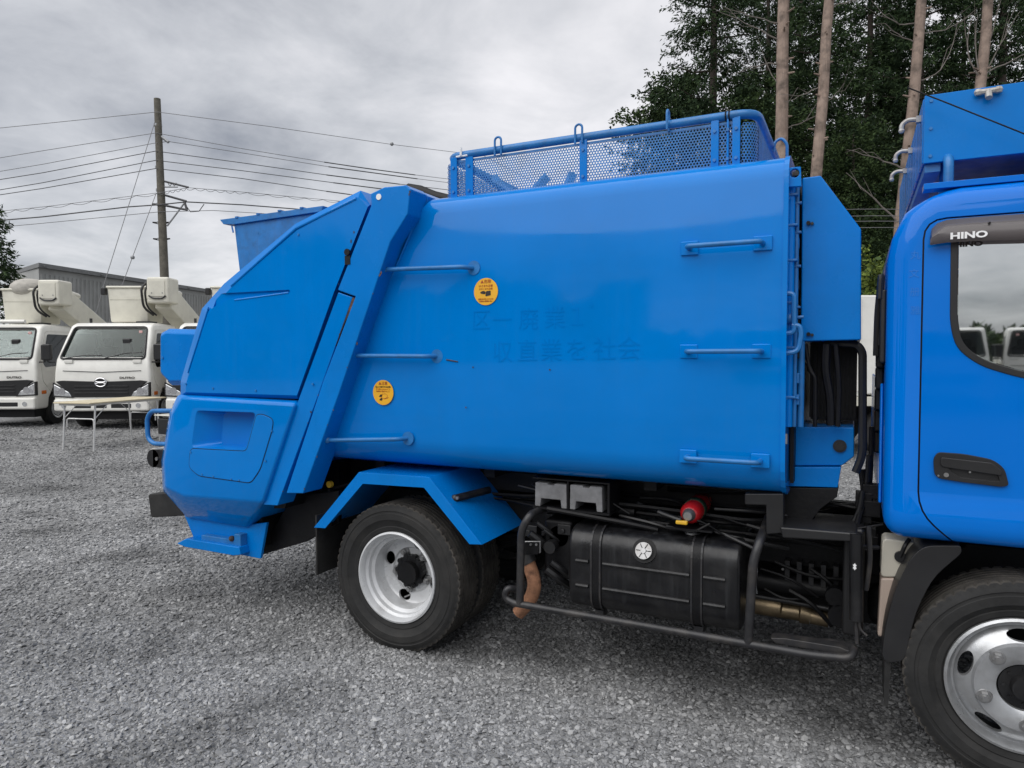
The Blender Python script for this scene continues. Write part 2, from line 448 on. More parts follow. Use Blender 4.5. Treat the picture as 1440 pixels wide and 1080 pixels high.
def ground_mat():
    m = bpy.data.materials.new('crushed_stone_ground'); m.use_nodes = True
    n, l = m.node_tree.nodes, m.node_tree.links
    b = n['Principled BSDF']; b.inputs['Roughness'].default_value = 0.85; b.inputs['Specular IOR Level'].default_value = 0.3
    tc = n.new('ShaderNodeTexCoord')
    def vor(scale, feat='F1'):
        v = n.new('ShaderNodeTexVoronoi'); v.inputs['Scale'].default_value = scale; v.feature = feat
        l.new(tc.outputs['Object'], v.inputs['Vector']); return v
    def noi(scale, det=6):
        v = n.new('ShaderNodeTexNoise'); v.inputs['Scale'].default_value = scale; v.inputs['Detail'].default_value = det
        v.inputs['Roughness'].default_value = 0.65
        l.new(tc.outputs['Object'], v.inputs['Vector']); return v
    v1 = vor(38)
    hsv = n.new('ShaderNodeSeparateColor'); l.new(v1.outputs['Color'], hsv.inputs[0])
    r1 = n.new('ShaderNodeMapRange'); l.new(hsv.outputs[0], r1.inputs[0]); r1.inputs[3].default_value = 0.6; r1.inputs[4].default_value = 1.35
    n1 = noi(0.35); r2 = n.new('ShaderNodeMapRange'); l.new(n1.outputs['Fac'], r2.inputs[0])
    r2.inputs[1].default_value = 0.33; r2.inputs[2].default_value = 0.62; r2.inputs[3].default_value = 0.70; r2.inputs[4].default_value = 1.1
    n2 = noi(1.1, 8); r3 = n.new('ShaderNodeMapRange'); l.new(n2.outputs['Fac'], r3.inputs[0])
    r3.inputs[1].default_value = 0.34; r3.inputs[2].default_value = 0.5; r3.inputs[3].default_value = 0.6; r3.inputs[4].default_value = 1.0
    mu = n.new('ShaderNodeMath'); mu.operation = 'MULTIPLY'; l.new(r1.outputs[0], mu.inputs[0]); l.new(r2.outputs[0], mu.inputs[1])
    mu2 = n.new('ShaderNodeMath'); mu2.operation = 'MULTIPLY'; l.new(mu.outputs[0], mu2.inputs[0]); l.new(r3.outputs[0], mu2.inputs[1])
    cc = n.new('ShaderNodeMix'); cc.data_type = 'RGBA'; cc.blend_type = 'MULTIPLY'; cc.inputs[0].default_value = 1
    cc.inputs[6].default_value = (0.305, 0.306, 0.306, 1); cb = n.new('ShaderNodeCombineColor')
    st = n.new('ShaderNodeGroup'); st.node_tree = DAMP_SHADE; mu3 = n.new('ShaderNodeMath'); mu3.operation = 'MULTIPLY'; l.new(mu2.outputs[0], mu3.inputs[0]); l.new(st.outputs[0], mu3.inputs[1])
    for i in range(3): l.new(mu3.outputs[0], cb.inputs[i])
    l.new(cb.outputs[0], cc.inputs[7]); l.new(cc.outputs[2], b.inputs['Base Color'])
    v2 = vor(38, 'DISTANCE_TO_EDGE'); v3 = vor(14); n3 = noi(90, 4)
    a1 = n.new('ShaderNodeMath'); a1.operation = 'ADD'; l.new(v2.outputs['Distance'], a1.inputs[0]); l.new(n3.outputs['Fac'], a1.inputs[1])
    a2 = n.new('ShaderNodeMath'); a2.operation = 'MULTIPLY_ADD'; l.new(v3.outputs['Distance'], a2.inputs[0]); a2.inputs[1].default_value = 1.2
    l.new(a1.outputs[0], a2.inputs[2])
    bp = n.new('ShaderNodeBump'); bp.inputs['Strength'].default_value = 0.9; bp.inputs['Distance'].default_value = 0.02
    l.new(a2.outputs[0], bp.inputs['Height']); l.new(bp.outputs[0], b.inputs['Normal'])
    return m
gmat = ground_mat()
ground = g.build('ground', gmat); ground['kind'] = 'structure'

# ================================================================== GARBAGE TRUCK
T = thing('garbage_truck', (1.2, 0.85, 0), 'blue rear-loading garbage truck with perforated roof guard, filling the picture', 'garbage truck', world_parts=True)
W0, W1 = -0.02, 1.72                                   # container sides
def mirror(y): return W0 + W1 - y

# --- container: rounded box with slanted rear end
def ring(x0_of_z):
    pts = []
    def arc(cy, cz, r, a0, a1, k=7):
        for i in range(k):
            a = math.radians(a0 + (a1 - a0) * i / (k - 1)); pts.append((cy + r * math.cos(a), cz + r * math.sin(a)))
    rt, rb, zt, zb = 0.10, 0.15, 2.322, 0.962
    arc(W0 + rb, zb + rb, rb, 270, 180)
    for z in (1.3, 1.5, 1.7, 1.9): pts.append((W0 - 0.012 * math.sin(PI * (z - 1.1) / 1.1), z))
    arc(W0 + rt + .004, zt - rt, rt, 180, 90)
    arc(W1 - rt, zt - rt, rt, 90, 0)
    for z in (1.9, 1.5): pts.append((W1, z))
    arc(W1 - rb, zb + rb, rb, 0, -90)
    return [(x0_of_z(z), y, z) for y, z in pts]
rear_x = lambda z: -0.50 + (z - 0.96) * 0.53
def lerp_ring(t):
    a, b = ring(rear_x), ring(lambda z: 1.884)
    return [tuple((1 - t) * np.array(p) + t * np.array(q)) for p, q in zip(a, b)]
m = MB(); m.loft([lerp_ring(t) for t in (0, .15, .35, .55, .75, .9, 1)], True)
m.build('container', blue, T, smooth=True)
m = MB()
ra = [(1.872, .85 + (y - .85) * 1.006, 1.64 + (z - 1.64) * 1.007) for x, y, z in ring(lambda z: 0)]
rb_ = [(1.890, y, z) for x, y, z in ra]
m.loft([ra, rb_], True); m.build('container_front_flange', blue, T)

# --- hoist frame arch at the rear of the container
YF = -0.13
def PX(lst, Y): return [U(x, y, Y) for x, y in lst]
frame_px = [(521, 272), (540, 263), (571, 260), (577, 266), (573, 301), (549, 340), (477, 552), (426, 694), (402, 694),
            (454.5, 535), (499.5, 417), (474.5, 408), (522, 288)]
fp = PX(frame_px, YF)
for a, b in ((YF, 0.02), (1.68, 1.83)):
    m = MB(); m.prism(fp, a, b); m.build('hoist_frame', blue_satin, T, bevel=.006)
top = [U(523, 272, YF), U(540, 264, YF), U(571, 261, YF), U(577, 267, YF), U(574, 292, YF), U(528, 296, YF)]
m = MB(); m.prism(top, 0.022, 1.678); m.build('hoist_frame_crossbeam', blue, T, bevel=.005)
m = MB(); m.cyl((*[U(533, 277, YF)[0]], YF + .002, U(533, 277, YF)[1]), (0, -1, 0), .015, .006); m.build('pivot_cap', white_print, T)
x, z = U(490, 358, YF); m = MB(); m.cyl((x - .004, YF + .001, z + .012), (0, -1, 0), .017, .010, 12); m.box((x - .022, YF - .003, z - .05), (x + .012, YF + .01, z - .005))
m.build('latch_pin', black, T)
# dark gap filler behind frame / tailgate joint, with rubbed rusty edge
m = MB(); m.prism(PX([(515, 290), (531, 290), (470, 470), (430, 640), (400, 715), (385, 715), (440, 540), (468, 420)], -.05), -.05, .2); m.build('joint_seal', black, T)
m = MB(); m.prism(PX([(493, 418), (499, 419), (494, 436), (484, 455), (470, 492), (455, 532), (452, 532), (480, 455)], -.122), -.122, -.09); m.build('rubbed_edge', rustblack, T)

# --- tailgate upper shell
outer = PX([(507, 268), (520.5, 288), (472, 409), (419.5, 561), (254, 556), (254, 537), (284, 434), (315, 399), (415, 315)], -.10)
inner = PX([(504, 277), (517, 291), (469.5, 411), (417.5, 556), (261, 551.5), (262, 538), (293, 440), (324, 405), (418, 324)], -.13)
lo = [(x, -.13, z) for x, z in inner]; l1 = [(x, -.10, z) for x, z in outer]
l2 = [(x, 1.80, z) for x, z in outer]; l3 = [(x, 1.83, z) for x, z in inner]
m = MB(); m.loft([lo, l1, l2, l3]); me = m.mesh('tailgate')
c = MB(); gro = PX([(303, 413), (407, 407.5), (408, 411), (322, 420), (300, 432)], -.13); c.prism(gro, -.2, -.118)
me = boolean(me, [c.mesh('c')])
place('tailgate', me, blue, T)
m = MB(); m.tube([(*[U(501, 279, -.13)[0]], -.128, U(501, 279, -.13)[1]), (U(416, 321, -.13)[0], -.128, U(416, 321, -.13)[1]), (U(325, 402, -.13)[0], -.128, U(325, 402, -.13)[1])], .008, 8)
m.build('tailgate_rib', blue, T)
for q in (((293, 432), (264, 524)), ((330, 422), (406, 411.5))):
    m = MB(); m.tube([(U(a, b, -.13)[0], -.129, U(a, b, -.13)[1]) for a, b in q], .005, 8); m.build('tailgate_crease', blue, T)
for px, py in ((262, 540), (420, 330), (440, 540), (300, 546), (360, 549)):
    x, z = U(px, py, -.13); m = MB(); m.cyl((x, -.129, z), (0, -1, 0), .006, .006, 8); m.build('tailgate_bolt', blue_dull, T)
random.seed(21)
for (x0, y0), (x1, y1), Y, n_ in (((575, 268), (573, 301), YF, 2), ((549, 341), (478, 551), YF, 6), ((477, 552), (427, 692), YF, 4), ((512, 277), (474, 405), YF, 4), ((495, 420), (392, 708), -.125, 6)):
    for i in range(n_):
        t = random.random(); x, z = U(x0 + (x1 - x0) * t + random.uniform(-1.5, 1.5), y0 + (y1 - y0) * t, Y); r = random.uniform(.002, .006)
        m = MB(); m.prism([(x + r * math.cos(a) * random.uniform(.5, 1.2), z + 1.6 * r * math.sin(a) * random.uniform(.5, 1.2)) for a in np.linspace(0, 2 * PI, 7, endpoint=False)], Y - .0012, Y - .0002); m.build('paint_chip', rustblack, T)
m = MB(); m.prism(PX([(475.5, 411), (495.5, 418), (446.5, 558), (390, 711), (370, 710), (421, 558)], -.125), -.125, .0)
m.build('tailgate_flange', blue, T, bevel=.004)
m = MB(); m.prism(PX([(475.5, 411), (495.5, 418), (446.5, 558), (390, 711), (370, 710), (421, 558)], -.125), 1.70, 1.825)
m.build('tailgate_flange', blue, T, bevel=.004)
m = MB(); m.prism(PX([(258, 545), (416, 550), (412, 574), (258, 566)], -.09), -.09, 1.79); m.build('tailgate_joint', black, T)

# --- hopper (lower tailgate): faceted bin
face = PX([(256, 559), (414, 569), (369, 706), (258, 697), (233, 685), (231, 650), (241, 583)], -.15)
rim1 = PX([(250, 554.5), (416, 563.5)], -.12)
left = PX([(238, 580), (226.5, 648), (228.5, 690)], -.09)
low = PX([(346, 742), (262, 728)], -.02)
pts = [(x, -.15, z) for x, z in face] + [(x, -.12, z) for x, z in rim1] + [(x, -.09, z) for x, z in left] + [(x, -.02, z) for x, z in low]
pts += [(x, 1.7 - y, z) for x, y, z in pts]
bm = bmesh.new()
for p in pts: bm.verts.new(p)
bmesh.ops.convex_hull(bm, input=bm.verts)
for v in [v for v in bm.verts if not v.link_faces]: bm.verts.remove(v)
bmesh.ops.dissolve_limit(bm, angle_limit=math.radians(1.5), verts=bm.verts, edges=bm.edges)
me = bpy.data.meshes.new('hopper'); bm.to_mesh(me); bm.free()
me = bevelled(me, .016, 3, 12)
rec0 = round_poly(PX([(276, 577), (360, 580), (345, 633), (269, 629)], -.15), .03)
rec1 = round_poly(PX([(296, 582), (359.5, 584), (343, 631), (292, 627)], -.15), .03)
c = MB(); c.loft([[(x, -.20, z) for x, z in offset_poly(rec0, .012)], [(x, -.15, z) for x, z in rec0], [(x, -.055, z) for x, z in rec1]])
me = boolean(me, [c.mesh('c')])
place('hopper', me, blue, T, smooth=True)
pan = round_poly(PX([(361, 583), (370, 583), (385, 590), (382, 607), (366, 660), (353, 679), (280, 669), (266, 657), (268, 631), (347, 635)], -.15), .03)
m = MB(); m.prism(pan, -.1535, -.14); m.build('access_panel', blue, T, bevel=.002)
m = MB(); m.prism(offset_poly(pan, .004), -.1512, -.14); m.build('access_panel_joint', black, T)
for px, py in ((382, 606), (373, 648), (268, 636), (284, 667), (325, 674), (336, 675), (300, 670)):
    x, z = U(px, py, -.155); m = MB(); m.cyl((x, -.153, z), (0, -1, 0), .006, .004, 8); m.build('screw', blue_dull, T)
m = MB(); m.prism(PX([(258, 722), (346, 738), (375, 735), (366, 786), (341, 781), (274, 761)], .0), .0, .02); m.build('hopper_skirt', blue_satin, T, bevel=.004); m = MB(); m.prism(PX([(258, 722), (346, 738), (375, 735), (366, 786), (341, 781), (274, 761)], .0), 1.68, 1.70); k = MB(); k.box((-1.42, .03, .42), (-.96, 1.67, .62)); k.build('hopper_floor', black, T); m.build('hopper_skirt', blue_satin, T, bevel=.004)
m = MB(); m.prism(PX([(250, 764), (263, 757), (338, 769), (340, 780), (330, 781), (262, 769)], -.06), -.07, .03)
m.build('tail_step', blue_satin, T, bevel=.006)
m = MB(); m.prism(PX([(284, 752), (332, 759), (333, 769), (284, 763)], -.04), -.045, .0); m.box((U(329, 755, -.05)[0], -.05, U(329, 770, -.05)[1]), (U(338, 755, -.05)[0], .0, U(338, 752, -.05)[1]))
m.build('step_bracket', blue_dull, T, bevel=.004)
m = MB(); x, z = U(327, 757, -.04); m.sphere((x, -.045, z), .018, 10); m.build('worn_step_corner', rustblack, T)
m = MB(); m.prism(PX([(411, 698), (369, 771), (369, 780), (430, 762), (476, 735), (476, 690)], .1), .10, .13); m.build('slanted_skirt', black, T, bevel=.004)
m = MB(); m.prism(PX([(411, 698), (369, 771), (369, 780), (430, 762), (476, 735), (476, 690)], .1), 1.57, 1.6); m.build('slanted_skirt', black, T, bevel=.004)

# --- rear end: lamp box, loop, lamps, buffer
bx = round_poly(PX([(224, 466), (233, 462), (274, 463), (270, 540), (238, 542), (224, 528)], .10), .03)
m = MB(); b0 = PX([(225, 468), (236, 462), (320, 464), (320, 541), (240, 542), (225, 526)], .12); m.loft([[(x, .10, z) for x, z in offset_poly(b0, -.03)], [(x, .13, z) for x, z in b0], [(x, .36, z) for x, z in b0]]); m.build('rear_housing', blue_satin, T, bevel=.008, seg=2)
x, z = U(229, 503, .1); m = MB(); m.cyl((x, .102, z), (0, -1, 0), .009, .008, 8); m.build('housing_bolt', blue_dull, T)
m = MB(); m.tube([(*[U(x, y, .06)[0]], .06, U(x, y, .06)[1]) for x, y in ((285, 577), (213, 578), (207, 588), (208, 616), (216, 624), (285, 626))], .015, 10, .04)
m.build('rear_loop_handle', blue_dull, T)
a, b = U(221, 588, .2), U(285, 615, .2); m = MB(); m.box((a[0], .2, b[1]), (b[0], .3, a[1])); m.build('rear_lamp_box', plastic, T, bevel=.01)
a, b = U(218, 583, .2), U(285, 588, .2); m = MB(); m.box((a[0], .19, b[1]), (b[0], .31, a[1])); m.build('rear_lamp_lid', cream, T, bevel=.004)
x, z = U(216, 645, .05); m = MB(); m.tube([(x - .02, .06, z), (x - .02, .30, z)], .058, 20); m.box((x - .02, .06, z - .058), (x + .30, .29, z + .058)); m.build('rear_work_lamp', black_gloss, T)
m = MB(); m.tube([(x - .02, .07, z + .004), (x - .02, .29, z + .004)], .061, 20); m.build('rear_work_lamp_shell', white, T)
m = MB(); m.cyl((x + .025, .058, z), (0, -1, 0), .012, .008, 10); m.build('lamp_bolt', steel, T)
bf = round_poly(PX([(208, 695), (285, 691), (285, 724), (212, 728)], .05), .02)
m = MB(); m.prism(bf, .05, .26); m.build('rubber_buffer', rubber, T, bevel=.02)
m = MB(); m.prism(bf, 1.44, 1.65); m.build('rubber_buffer', rubber, T, bevel=.02)
m = MB(); m.tube([(-1.5, .3, .75), (-1.75, .3, .75)], .03, 8); m.build('lamp_stay', black, T)
# --- raised charging chute on the far side of the tailgate
YC = .75
wall = PX([(329, 316), (460, 297), (600, 300), (600, 470), (352, 470), (337, 384)], YC)
m = MB(); m.prism(wall, YC, 1.45); m.build('charging_chute', blue_dull, T, bevel=.006)
lip = PX([(312, 309.5), (317, 316), (332, 316), (455, 298), (457, 290)], YC)
m = MB(); m.prism(lip, YC - .02, 1.47); m.build('chute_rim', blue_dull, T, bevel=.003)
for px, py in ((336, 306.5), (366, 302), (396, 297.5), (427, 293.5)):
    x, z = U(px, py, YC); m = MB(); m.box((x - .012, YC - .026, z - .004), (x + .012, YC + .02, z + .007)); m.build('rim_clip', blue_dull, T)
m = MB(); m.tube([U3(326, 318, YC - .02), U3(328, 327, YC - .02)], .006, 6); m.build('chute_pin', blue_dull, T)
m = MB(); m.tube([U3(574, 266, .35), U3(592, 269, .35), U3(612, 277, .35), U3(640, 284, .35)], .032, 10); m.build('rolled_cover', black, T)

# --- rear fender
YR = -.05
path = PX([(441, 742), (504.4, 664), (603.5, 671), (677.5, 766)], YR)
inn = PX([(457, 743), (510, 680.5), (596, 686), (660, 765.5)], YR)
for ya, yb in ((YR, YR + .006), (1.744, 1.75)):
    m = MB(); m.prism(path + inn[::-1], ya, yb); m.build('fender_face', blue_satin, T, bevel=.002)
for ya, yb in ((YR + .007, .42), (1.28, 1.743)):
    m = MB(); m.prism(path + offset_poly(path + [(0.2, .3)], -.006)[:4][::-1], ya, yb); m.build('fender_top', blue_satin, T)
m = MB(); s0, s1 = U3(640, 701, .02), U3(688, 689, .22)
m.tube([s0, s1], .020, 8); m.sphere(tuple(s0), .022, 10); m.build('fender_bracket', black_gloss, T)
x, z = U(644, 700, .0); m = MB(); m.cyl((x, .0, z), (0, -1, 0), .008, .01, 8); m.build('bracket_bolt', steel, T)

# --- handles
def grab_bar_plate(X0, X1, Z):
    m = MB(); m.tube([(X0, -.035, Z), (X0, -.095, Z), (X1, -.095, Z), (X1, -.035, Z)], .0105, 10, .025)
    o = m.build('grab_bar', blue_dull, T)
    for x in (X0, X1):
        k = MB(); k.box((x - .036, -.036, Z - .029), (x + .036, -.026, Z + .029)); k.build('mounting_plate', blue, o, bevel=.004)
for Z in (1.972, 1.547, 1.110): grab_bar_plate(1.512, 1.798, Z)
for (a, b, cc, d) in ((541, 379, 655, 375), (497, 500, 603, 501), (461, 619, 562, 618)):
    p, q = U3(a, b, -.085), U3(cc, d, -.085)
    m = MB(); m.tube([p, q + np.array([-.02, 0, 0]), q + np.array([.012, .07, 0])], .0115, 10, .03)
    o = m.build('grab_bar', blue_dull, T)
    k = MB(); k.cyl((q[0] + .012, -.024, q[2]), (0, -1, 0), .034, .008, 18); k.build('mounting_flange', blue_dull, o)
    k = MB(); k.sphere(tuple(p), .018, 10); k.build('weld_boss', blue_dull, o)

a, b = U3(588.5, 300, -.03), U3(445.5, 690, -.03)
m = MB(); m.tube([(a[0], W0 - .004, a[2]), (b[0] + .005, W0 - .004, b[2] + .22)], .006, 6); m.build('weld_seam', blue_satin, T)
# --- stickers and faded lettering
def warning_sticker(px, py, kind):
    x, z = U(px, py, -.036); y = -.0345
    m = MB(); m.cyl((x, y + .001, z), (0, -1, 0), .064, .0012, 40)
    o = m.build('warning_sticker', sticker, T)
    yy = y - .0012
    text_part('sticker_heading', '▲危険' if kind else '▲注意', .019, ink_red, x, yy, z + .046, o)
    L = MB()
    random.seed(5 + kind)
    rows = ((.026, .085), (.017, .092)) if kind else ((.028, .10), (.017, .10), (.009, .092), (.002, .092))
    if kind:
        text_part('sticker_line', 'はさまれ注意', .0125, ink_red, x, yy, z + .026, o)
        text_part('sticker_line', 'まきこまれ注意', .0105, ink_red, x, yy, z + .012, o)
        text_part('sticker_line', '運転中手を入れるな', .0092, ink_red, x, yy, z - .036, o)
        text_part('sticker_line', '点検時は機械を停止', .0080, ink_red, x, yy, z - .046, o)
        g1 = MB(); g1.prism(round_poly([(x - .032, z - .004), (x - .018, z + .004), (x + .000, z + .001), (x - .002, z - .012), (x - .022, z - .010)], .006), yy - .0006, yy)
        g1.prism(round_poly([(x - .002, z - .022), (x + .026, z - .018), (x + .026, z + .004), (x + .002, z + .002)], .004), yy - .0006, yy)
        g1.build('pictogram', ink, o)
    else:
        text_part('sticker_line', '投入口操作中は危険', .0105, ink, x, yy, z + .028, o)
        text_part('sticker_line', '手や足を入れないこと', .0090, ink_red, x, yy, z + .016, o)
        text_part('sticker_line', '作業前に確認すること', .0085, ink_red, x, yy, z + .005, o)
        g1 = MB()
        for dx, dz in ((-.014, -.016), (-.012, -.034)):
            g1.prism(round_poly([(x + dx - .012, z + dz - .005), (x + dx, z + dz + .007), (x + dx + .010, z + dz + .002), (x + dx + .004, z + dz - .008)], .003), yy - .0006, yy)
        g1.build('pictogram', ink, o)
        g2 = MB(); g2.prism([(x + .008, z - .034), (x + .034, z - .026), (x + .034, z - .024), (x + .008, z - .032)], yy - .0006, yy)
        g2.tube([(x + .008 + .02 * math.cos(t), yy, z - .018 + .012 * math.sin(t)) for t in np.linspace(0, 2 * PI, 14)], .0008, 4); g2.build('pictogram', ink_red, o)
    return o
warning_sticker(683, 410, 1)
warning_sticker(538.5, 552, 0)
FL = MB()
for ch, px, py in (('区', 676, 452), ('一', 706, 452), ('廃', 743, 451), ('業', 780, 449), ('１', 811, 447), ('’', 832, 438),
                   ('収', 706, 497), ('直', 741, 496), ('業', 775, 495), ('を', 810, 494), ('社', 850, 493), ('会', 884, 492)):
    x, z = U(px, py, -.034)
    text_part('faded_lettering', ch, .108 * (0.98 if py < 470 else 1), ghost, x, W0 - .012 * math.sin(PI * (z - 1.1) / 1.1) - .0007, z, T, 1.0)
x, z = U(635, 507, -.034); m = MB(); m.tube([(x - .03, -.033, z + .004), (x, -.034, z), (x + .035, -.033, z - .006)], .003, 5); m.build('paint_scratch', rustblack, T)
for px, py in ((665, 516.5), (773, 520), (655, 573)):
    x, z = U(px, py, -.034); m = MB(); m.cyl((x, -.0325, z), (0, -1, 0), .004, .002, 6); m.build('paint_chip', rustblack, T)

# --- perforated guard on the roof
GX0, GX1, GY0, GY1, GZ0, GZ1 = .272, 1.752, .10, 1.60, 2.300, 2.530
def perforated(u0, u1, v0, v1, pitch=.0135, hole=.0050):
    """hexagon lattice of real holes, 1.6 mm sheet; returns verts (u, v, w) and faces"""
    vs, fs = [], []
    dx, dy = pitch, pitch * math.sqrt(3) / 2
    R = pitch / math.sqrt(3)
    out6 = [(R * math.cos(PI / 6 + k * PI / 3), R * math.sin(PI / 6 + k * PI / 3)) for k in range(6)]
    in6 = [(hole * math.cos(PI / 6 + k * PI / 3), hole * math.sin(PI / 6 + k * PI / 3)) for k in range(6)]
    j = 0; v = v0 + dy / 2
    while v < v1 - dy / 2:
        u = u0 + dx / 2 + (dx / 2 if j % 2 else 0)
        while u < u1 - dx / 4:
            b = len(vs)
            for w in (0, .0016):
                vs += [(u + a, v + c, w) for a, c in out6] + [(u + a, v + c, w) for a, c in in6]
            for k in range(6):
                q = (k + 1) % 6
                fs += [(b + k, b + q, b + 6 + q, b + 6 + k), (b + 12 + q, b + 12 + k, b + 18 + k, b + 18 + q),
                       (b + 6 + k, b + 6 + q, b + 18 + q, b + 18 + k)]
            u += dx
        v += dy; j += 1
    return vs, fs
def sheet(fn, u0, u1, v0, v1):
    vs, fs = perforated(u0, u1, v0, v1)
    me = bpy.data.meshes.new('perforated_sheet'); me.from_pydata([fn(*p) for p in vs], [], fs)
    return place('perforated_sheet', me, blue_dull, T)
zb, zt = GZ0 + .008, GZ1 - .03
sheet(lambda u, v, w: (u, GY0 + w, v), GX0, GX1 - .06, zb, zt)
sheet(lambda u, v, w: (u, GY1 + w, v), GX0, GX1 - .06, zb, zt)
sheet(lambda u, v, w: (GX0 + w, u, v), GY0, GY1, zb, zt)
sheet(lambda u, v, w: (GX1 + w, u, v), GY0 + .06, GY1 - .06, zb, zt)
def corner(u, v, w):
    a = u / .06
    return (GX1 - .06 + (.06 - w) * math.sin(a), GY0 + .06 - (.06 - w) * math.cos(a), v)
sheet(corner, 0, .06 * PI / 2, zb, zt)
m = MB(); rr = [(GX0, GY0, GZ1), (GX1, GY0, GZ1), (GX1, GY1, GZ1), (GX0, GY1, GZ1)]
m.tube(rr, .019, 12, .09, closed=True); m.build('guard_rail', blue_dull, T)
m = MB()
for a, b in (((GX0 + .02, GY0 + .006, zt + .004), (GX1 - .07, GY0 + .006, zt + .004)),):
    m.box((a[0], GY0 - .002, zt - .004), (b[0], GY0 + .003, zt + .006))
m.box((GX0, GY0 - .004, GZ0 - .01), (GX1 - .06, GY0 - .001, GZ0 + .016)); m.build('sheet_edging', blue_dull, T)
def post(px0, px1, Y=GY0):
    a, b = U(px0, 230, Y)[0], U(px1, 230, Y)[0]
    k = MB(); k.box((a, Y - .012, GZ0 - .015), (b, Y - .003, GZ1 - .008)); o = k.build('guard_post', blue, T, bevel=.002)
    for z in (GZ0 + .05, GZ1 - .06):
        q = MB(); q.cyl(((a + b) / 2, Y - .011, z), (0, -1, 0), .007, .008, 8); q.build('post_bolt', blue_dull, o)
for a, b in ((635, 644), (656, 666.5), (816, 826.5), (1000, 1011), (1022, 1025), (1030, 1041)): post(a, b)
for xx in (.35, 1.0, 1.6):
    k = MB(); k.box((xx, GY1 + .003, GZ0 - .015), (xx + .04, GY1 + .012, GZ1 - .008)); k.build('guard_post', blue, T)
def hook(px, py, plane):
    p = U3(px, py, GY0)
    h, w = .055, .017
    q = []
    for t in np.linspace(0, PI, 9): q.append((w * math.cos(t), h - w + w * math.sin(t)))
    q = [(w, -.03)] + q + [(-w, -.03)]
    m = MB(); m.tube([(p[0] + (a if plane == 'X' else 0), GY0 - .021 + (a if plane == 'Y' else 0), GZ1 + b) for a, b in q], .0055, 8)
    m.build('rope_hook', blue_dull, T)
hook(703, 205, 'X'); hook(816, 190, 'X'); hook(941, 170, 'Y')
m = MB(); m.tube([(GX1 + .015, .62, 2.50), (GX1 + .02, .62, 2.545), (GX1 + .05, .62, 2.56), (GX1 + .075, .62, 2.53), (GX1 + .075, .62, 2.47)], .007, 8, .02); m.build('rope_hook', blue_dull, T)
x, z = U(651, 215, GY0); m = MB(); m.tube([(x, GY0 - .02, z + .02), (x, GY0 - .02, z - .02)], .006, 6); m.tube([(x - .03, GY0 - .015, z - .02), (x + .035, GY0 - .015, z - .02)], .005, 6); m.build('guard_clip', white_print, T)
x, z = U(1024, 165, GY0); m = MB()
for d in (-.008, .006): m.tube([(x + d + .022 * 0, GY0 + .021 * math.cos(t), GZ1 + .021 * math.sin(t)) for t in np.linspace(0, 2 * PI, 14)], .003, 5)
m.build('cable_tie', black, T)
# plant seen through the holes
m = MB(); m.tube([U3(664, 238, .55), U3(735, 280, .55)], .022, 8); m.build('roof_stay', blue_dull, T)
for a, b in (((694, 250), (712, 272)), ((770, 248), (752, 268)), ((806, 243), (798, 262))):
    m = MB(); m.tube([U3(*a, .6), U3(*b, .6)], .028, 4); m.build('roof_bracket', blue_dull, T)
m = MB(); m.box((.5, .25, 2.325), (1.5, 1.45, 2.345)); m.build('roof_plate', white, T, bevel=.004)

# --- front end of the container
m = MB(); lug = PX([(1104, 236), (1126, 234), (1127, 262), (1104, 263)], .0); m.prism(lug, .0, .02); me = m.mesh('lug')
x, z = U(1117.5, 243.5, .0); c = MB(); c.cyl((x, -.05, z), (0, 1, 0), .017, .2, 16)
place('lifting_lug', boolean(me, [c.mesh('c')]), blue, T, bevel=.003)
m = MB(); m.tube([(x - .01, .06, z), (x + .01, .06, z)], .02, 8); m.build('lug_pin', black, T)
cab_poly = PX([(1128, 250), (1154, 246.5), (1211, 322), (1211, 478), (1126, 480)], .12)
m = MB(); m.prism(cab_poly, .12, .70); m.build('front_cabinet', blue_satin, T, bevel=.006)
for px, py in ((1137, 314), (1137, 470)):
    x, z = U(px, py, .12); m = MB(); m.cyl((x, .122, z), (0, -1, 0), .008, .016, 8); m.build('cabinet_bolt', black, T)
    m = MB(); m.cyl((x + .014, .121, z - .003), (0, -1, 0), .006, .012, 8); m.build('cabinet_bolt', plastic, T)
# vertical pipes with clips, D loops and valve
for px, y0, y1, Y, r, mt in ((1106, 255, 602, .02, .006, blue_dull), (1113, 250, 600, .05, .016, blue), (1121, 262, 600, .08, .010, blue_dull), (1127, 480, 600, .12, .014, blue_dull)):
    a, b = U3(px, y0, Y), U3(px, y1, Y); b = np.array([a[0], a[1], b[2]])
    m = MB(); m.tube([a, b], r, 10); o = m.build('hydraulic_pipe', mt, T)
    if px < 1126:
        for f in (.07, .19, .33, .5, .68, .88):
            k = MB(); zc = a[2] + (b[2] - a[2]) * f; k.box((a[0] - r * 1.3, Y - r * 1.2, zc - .005), (a[0] + r * 1.3 + .006, Y + r, zc + .005)); k.build('pipe_clip', blue_dull, o, bevel=.003)
for pts_ in (((1100, 413), (1117, 412), (1117, 468), (1101, 469)), ((1104, 497), (1123, 494), (1127, 470), (1125, 458), (1114, 457))):
    m = MB(); m.tube([U3(a, b, .0) for a, b in pts_], .010, 8, .03); m.build('pipe_loop', blue_dull, T)
m = MB(); a = U3(1111, 448, .03); m.sphere(tuple(a), .022, 10); m.tube([a, a + np.array([.05, 0, .006])], .007, 8); m.build('drain_valve', blue_dull, T)
for py in (286, 318, 345, 372, 404, 500, 535, 565):
    a = U3(1118, py, .09); m = MB(); m.box(tuple(a - .012), tuple(a + np.array([.016, .02, .03]))); m.build('hose_clamp', blue_dull if py % 2 else black, T, bevel=.003)
m = MB(); m.box((1.895, .14, 1.0), (1.91, 1.6, 2.28)); m.build('front_bulkhead', black, T)
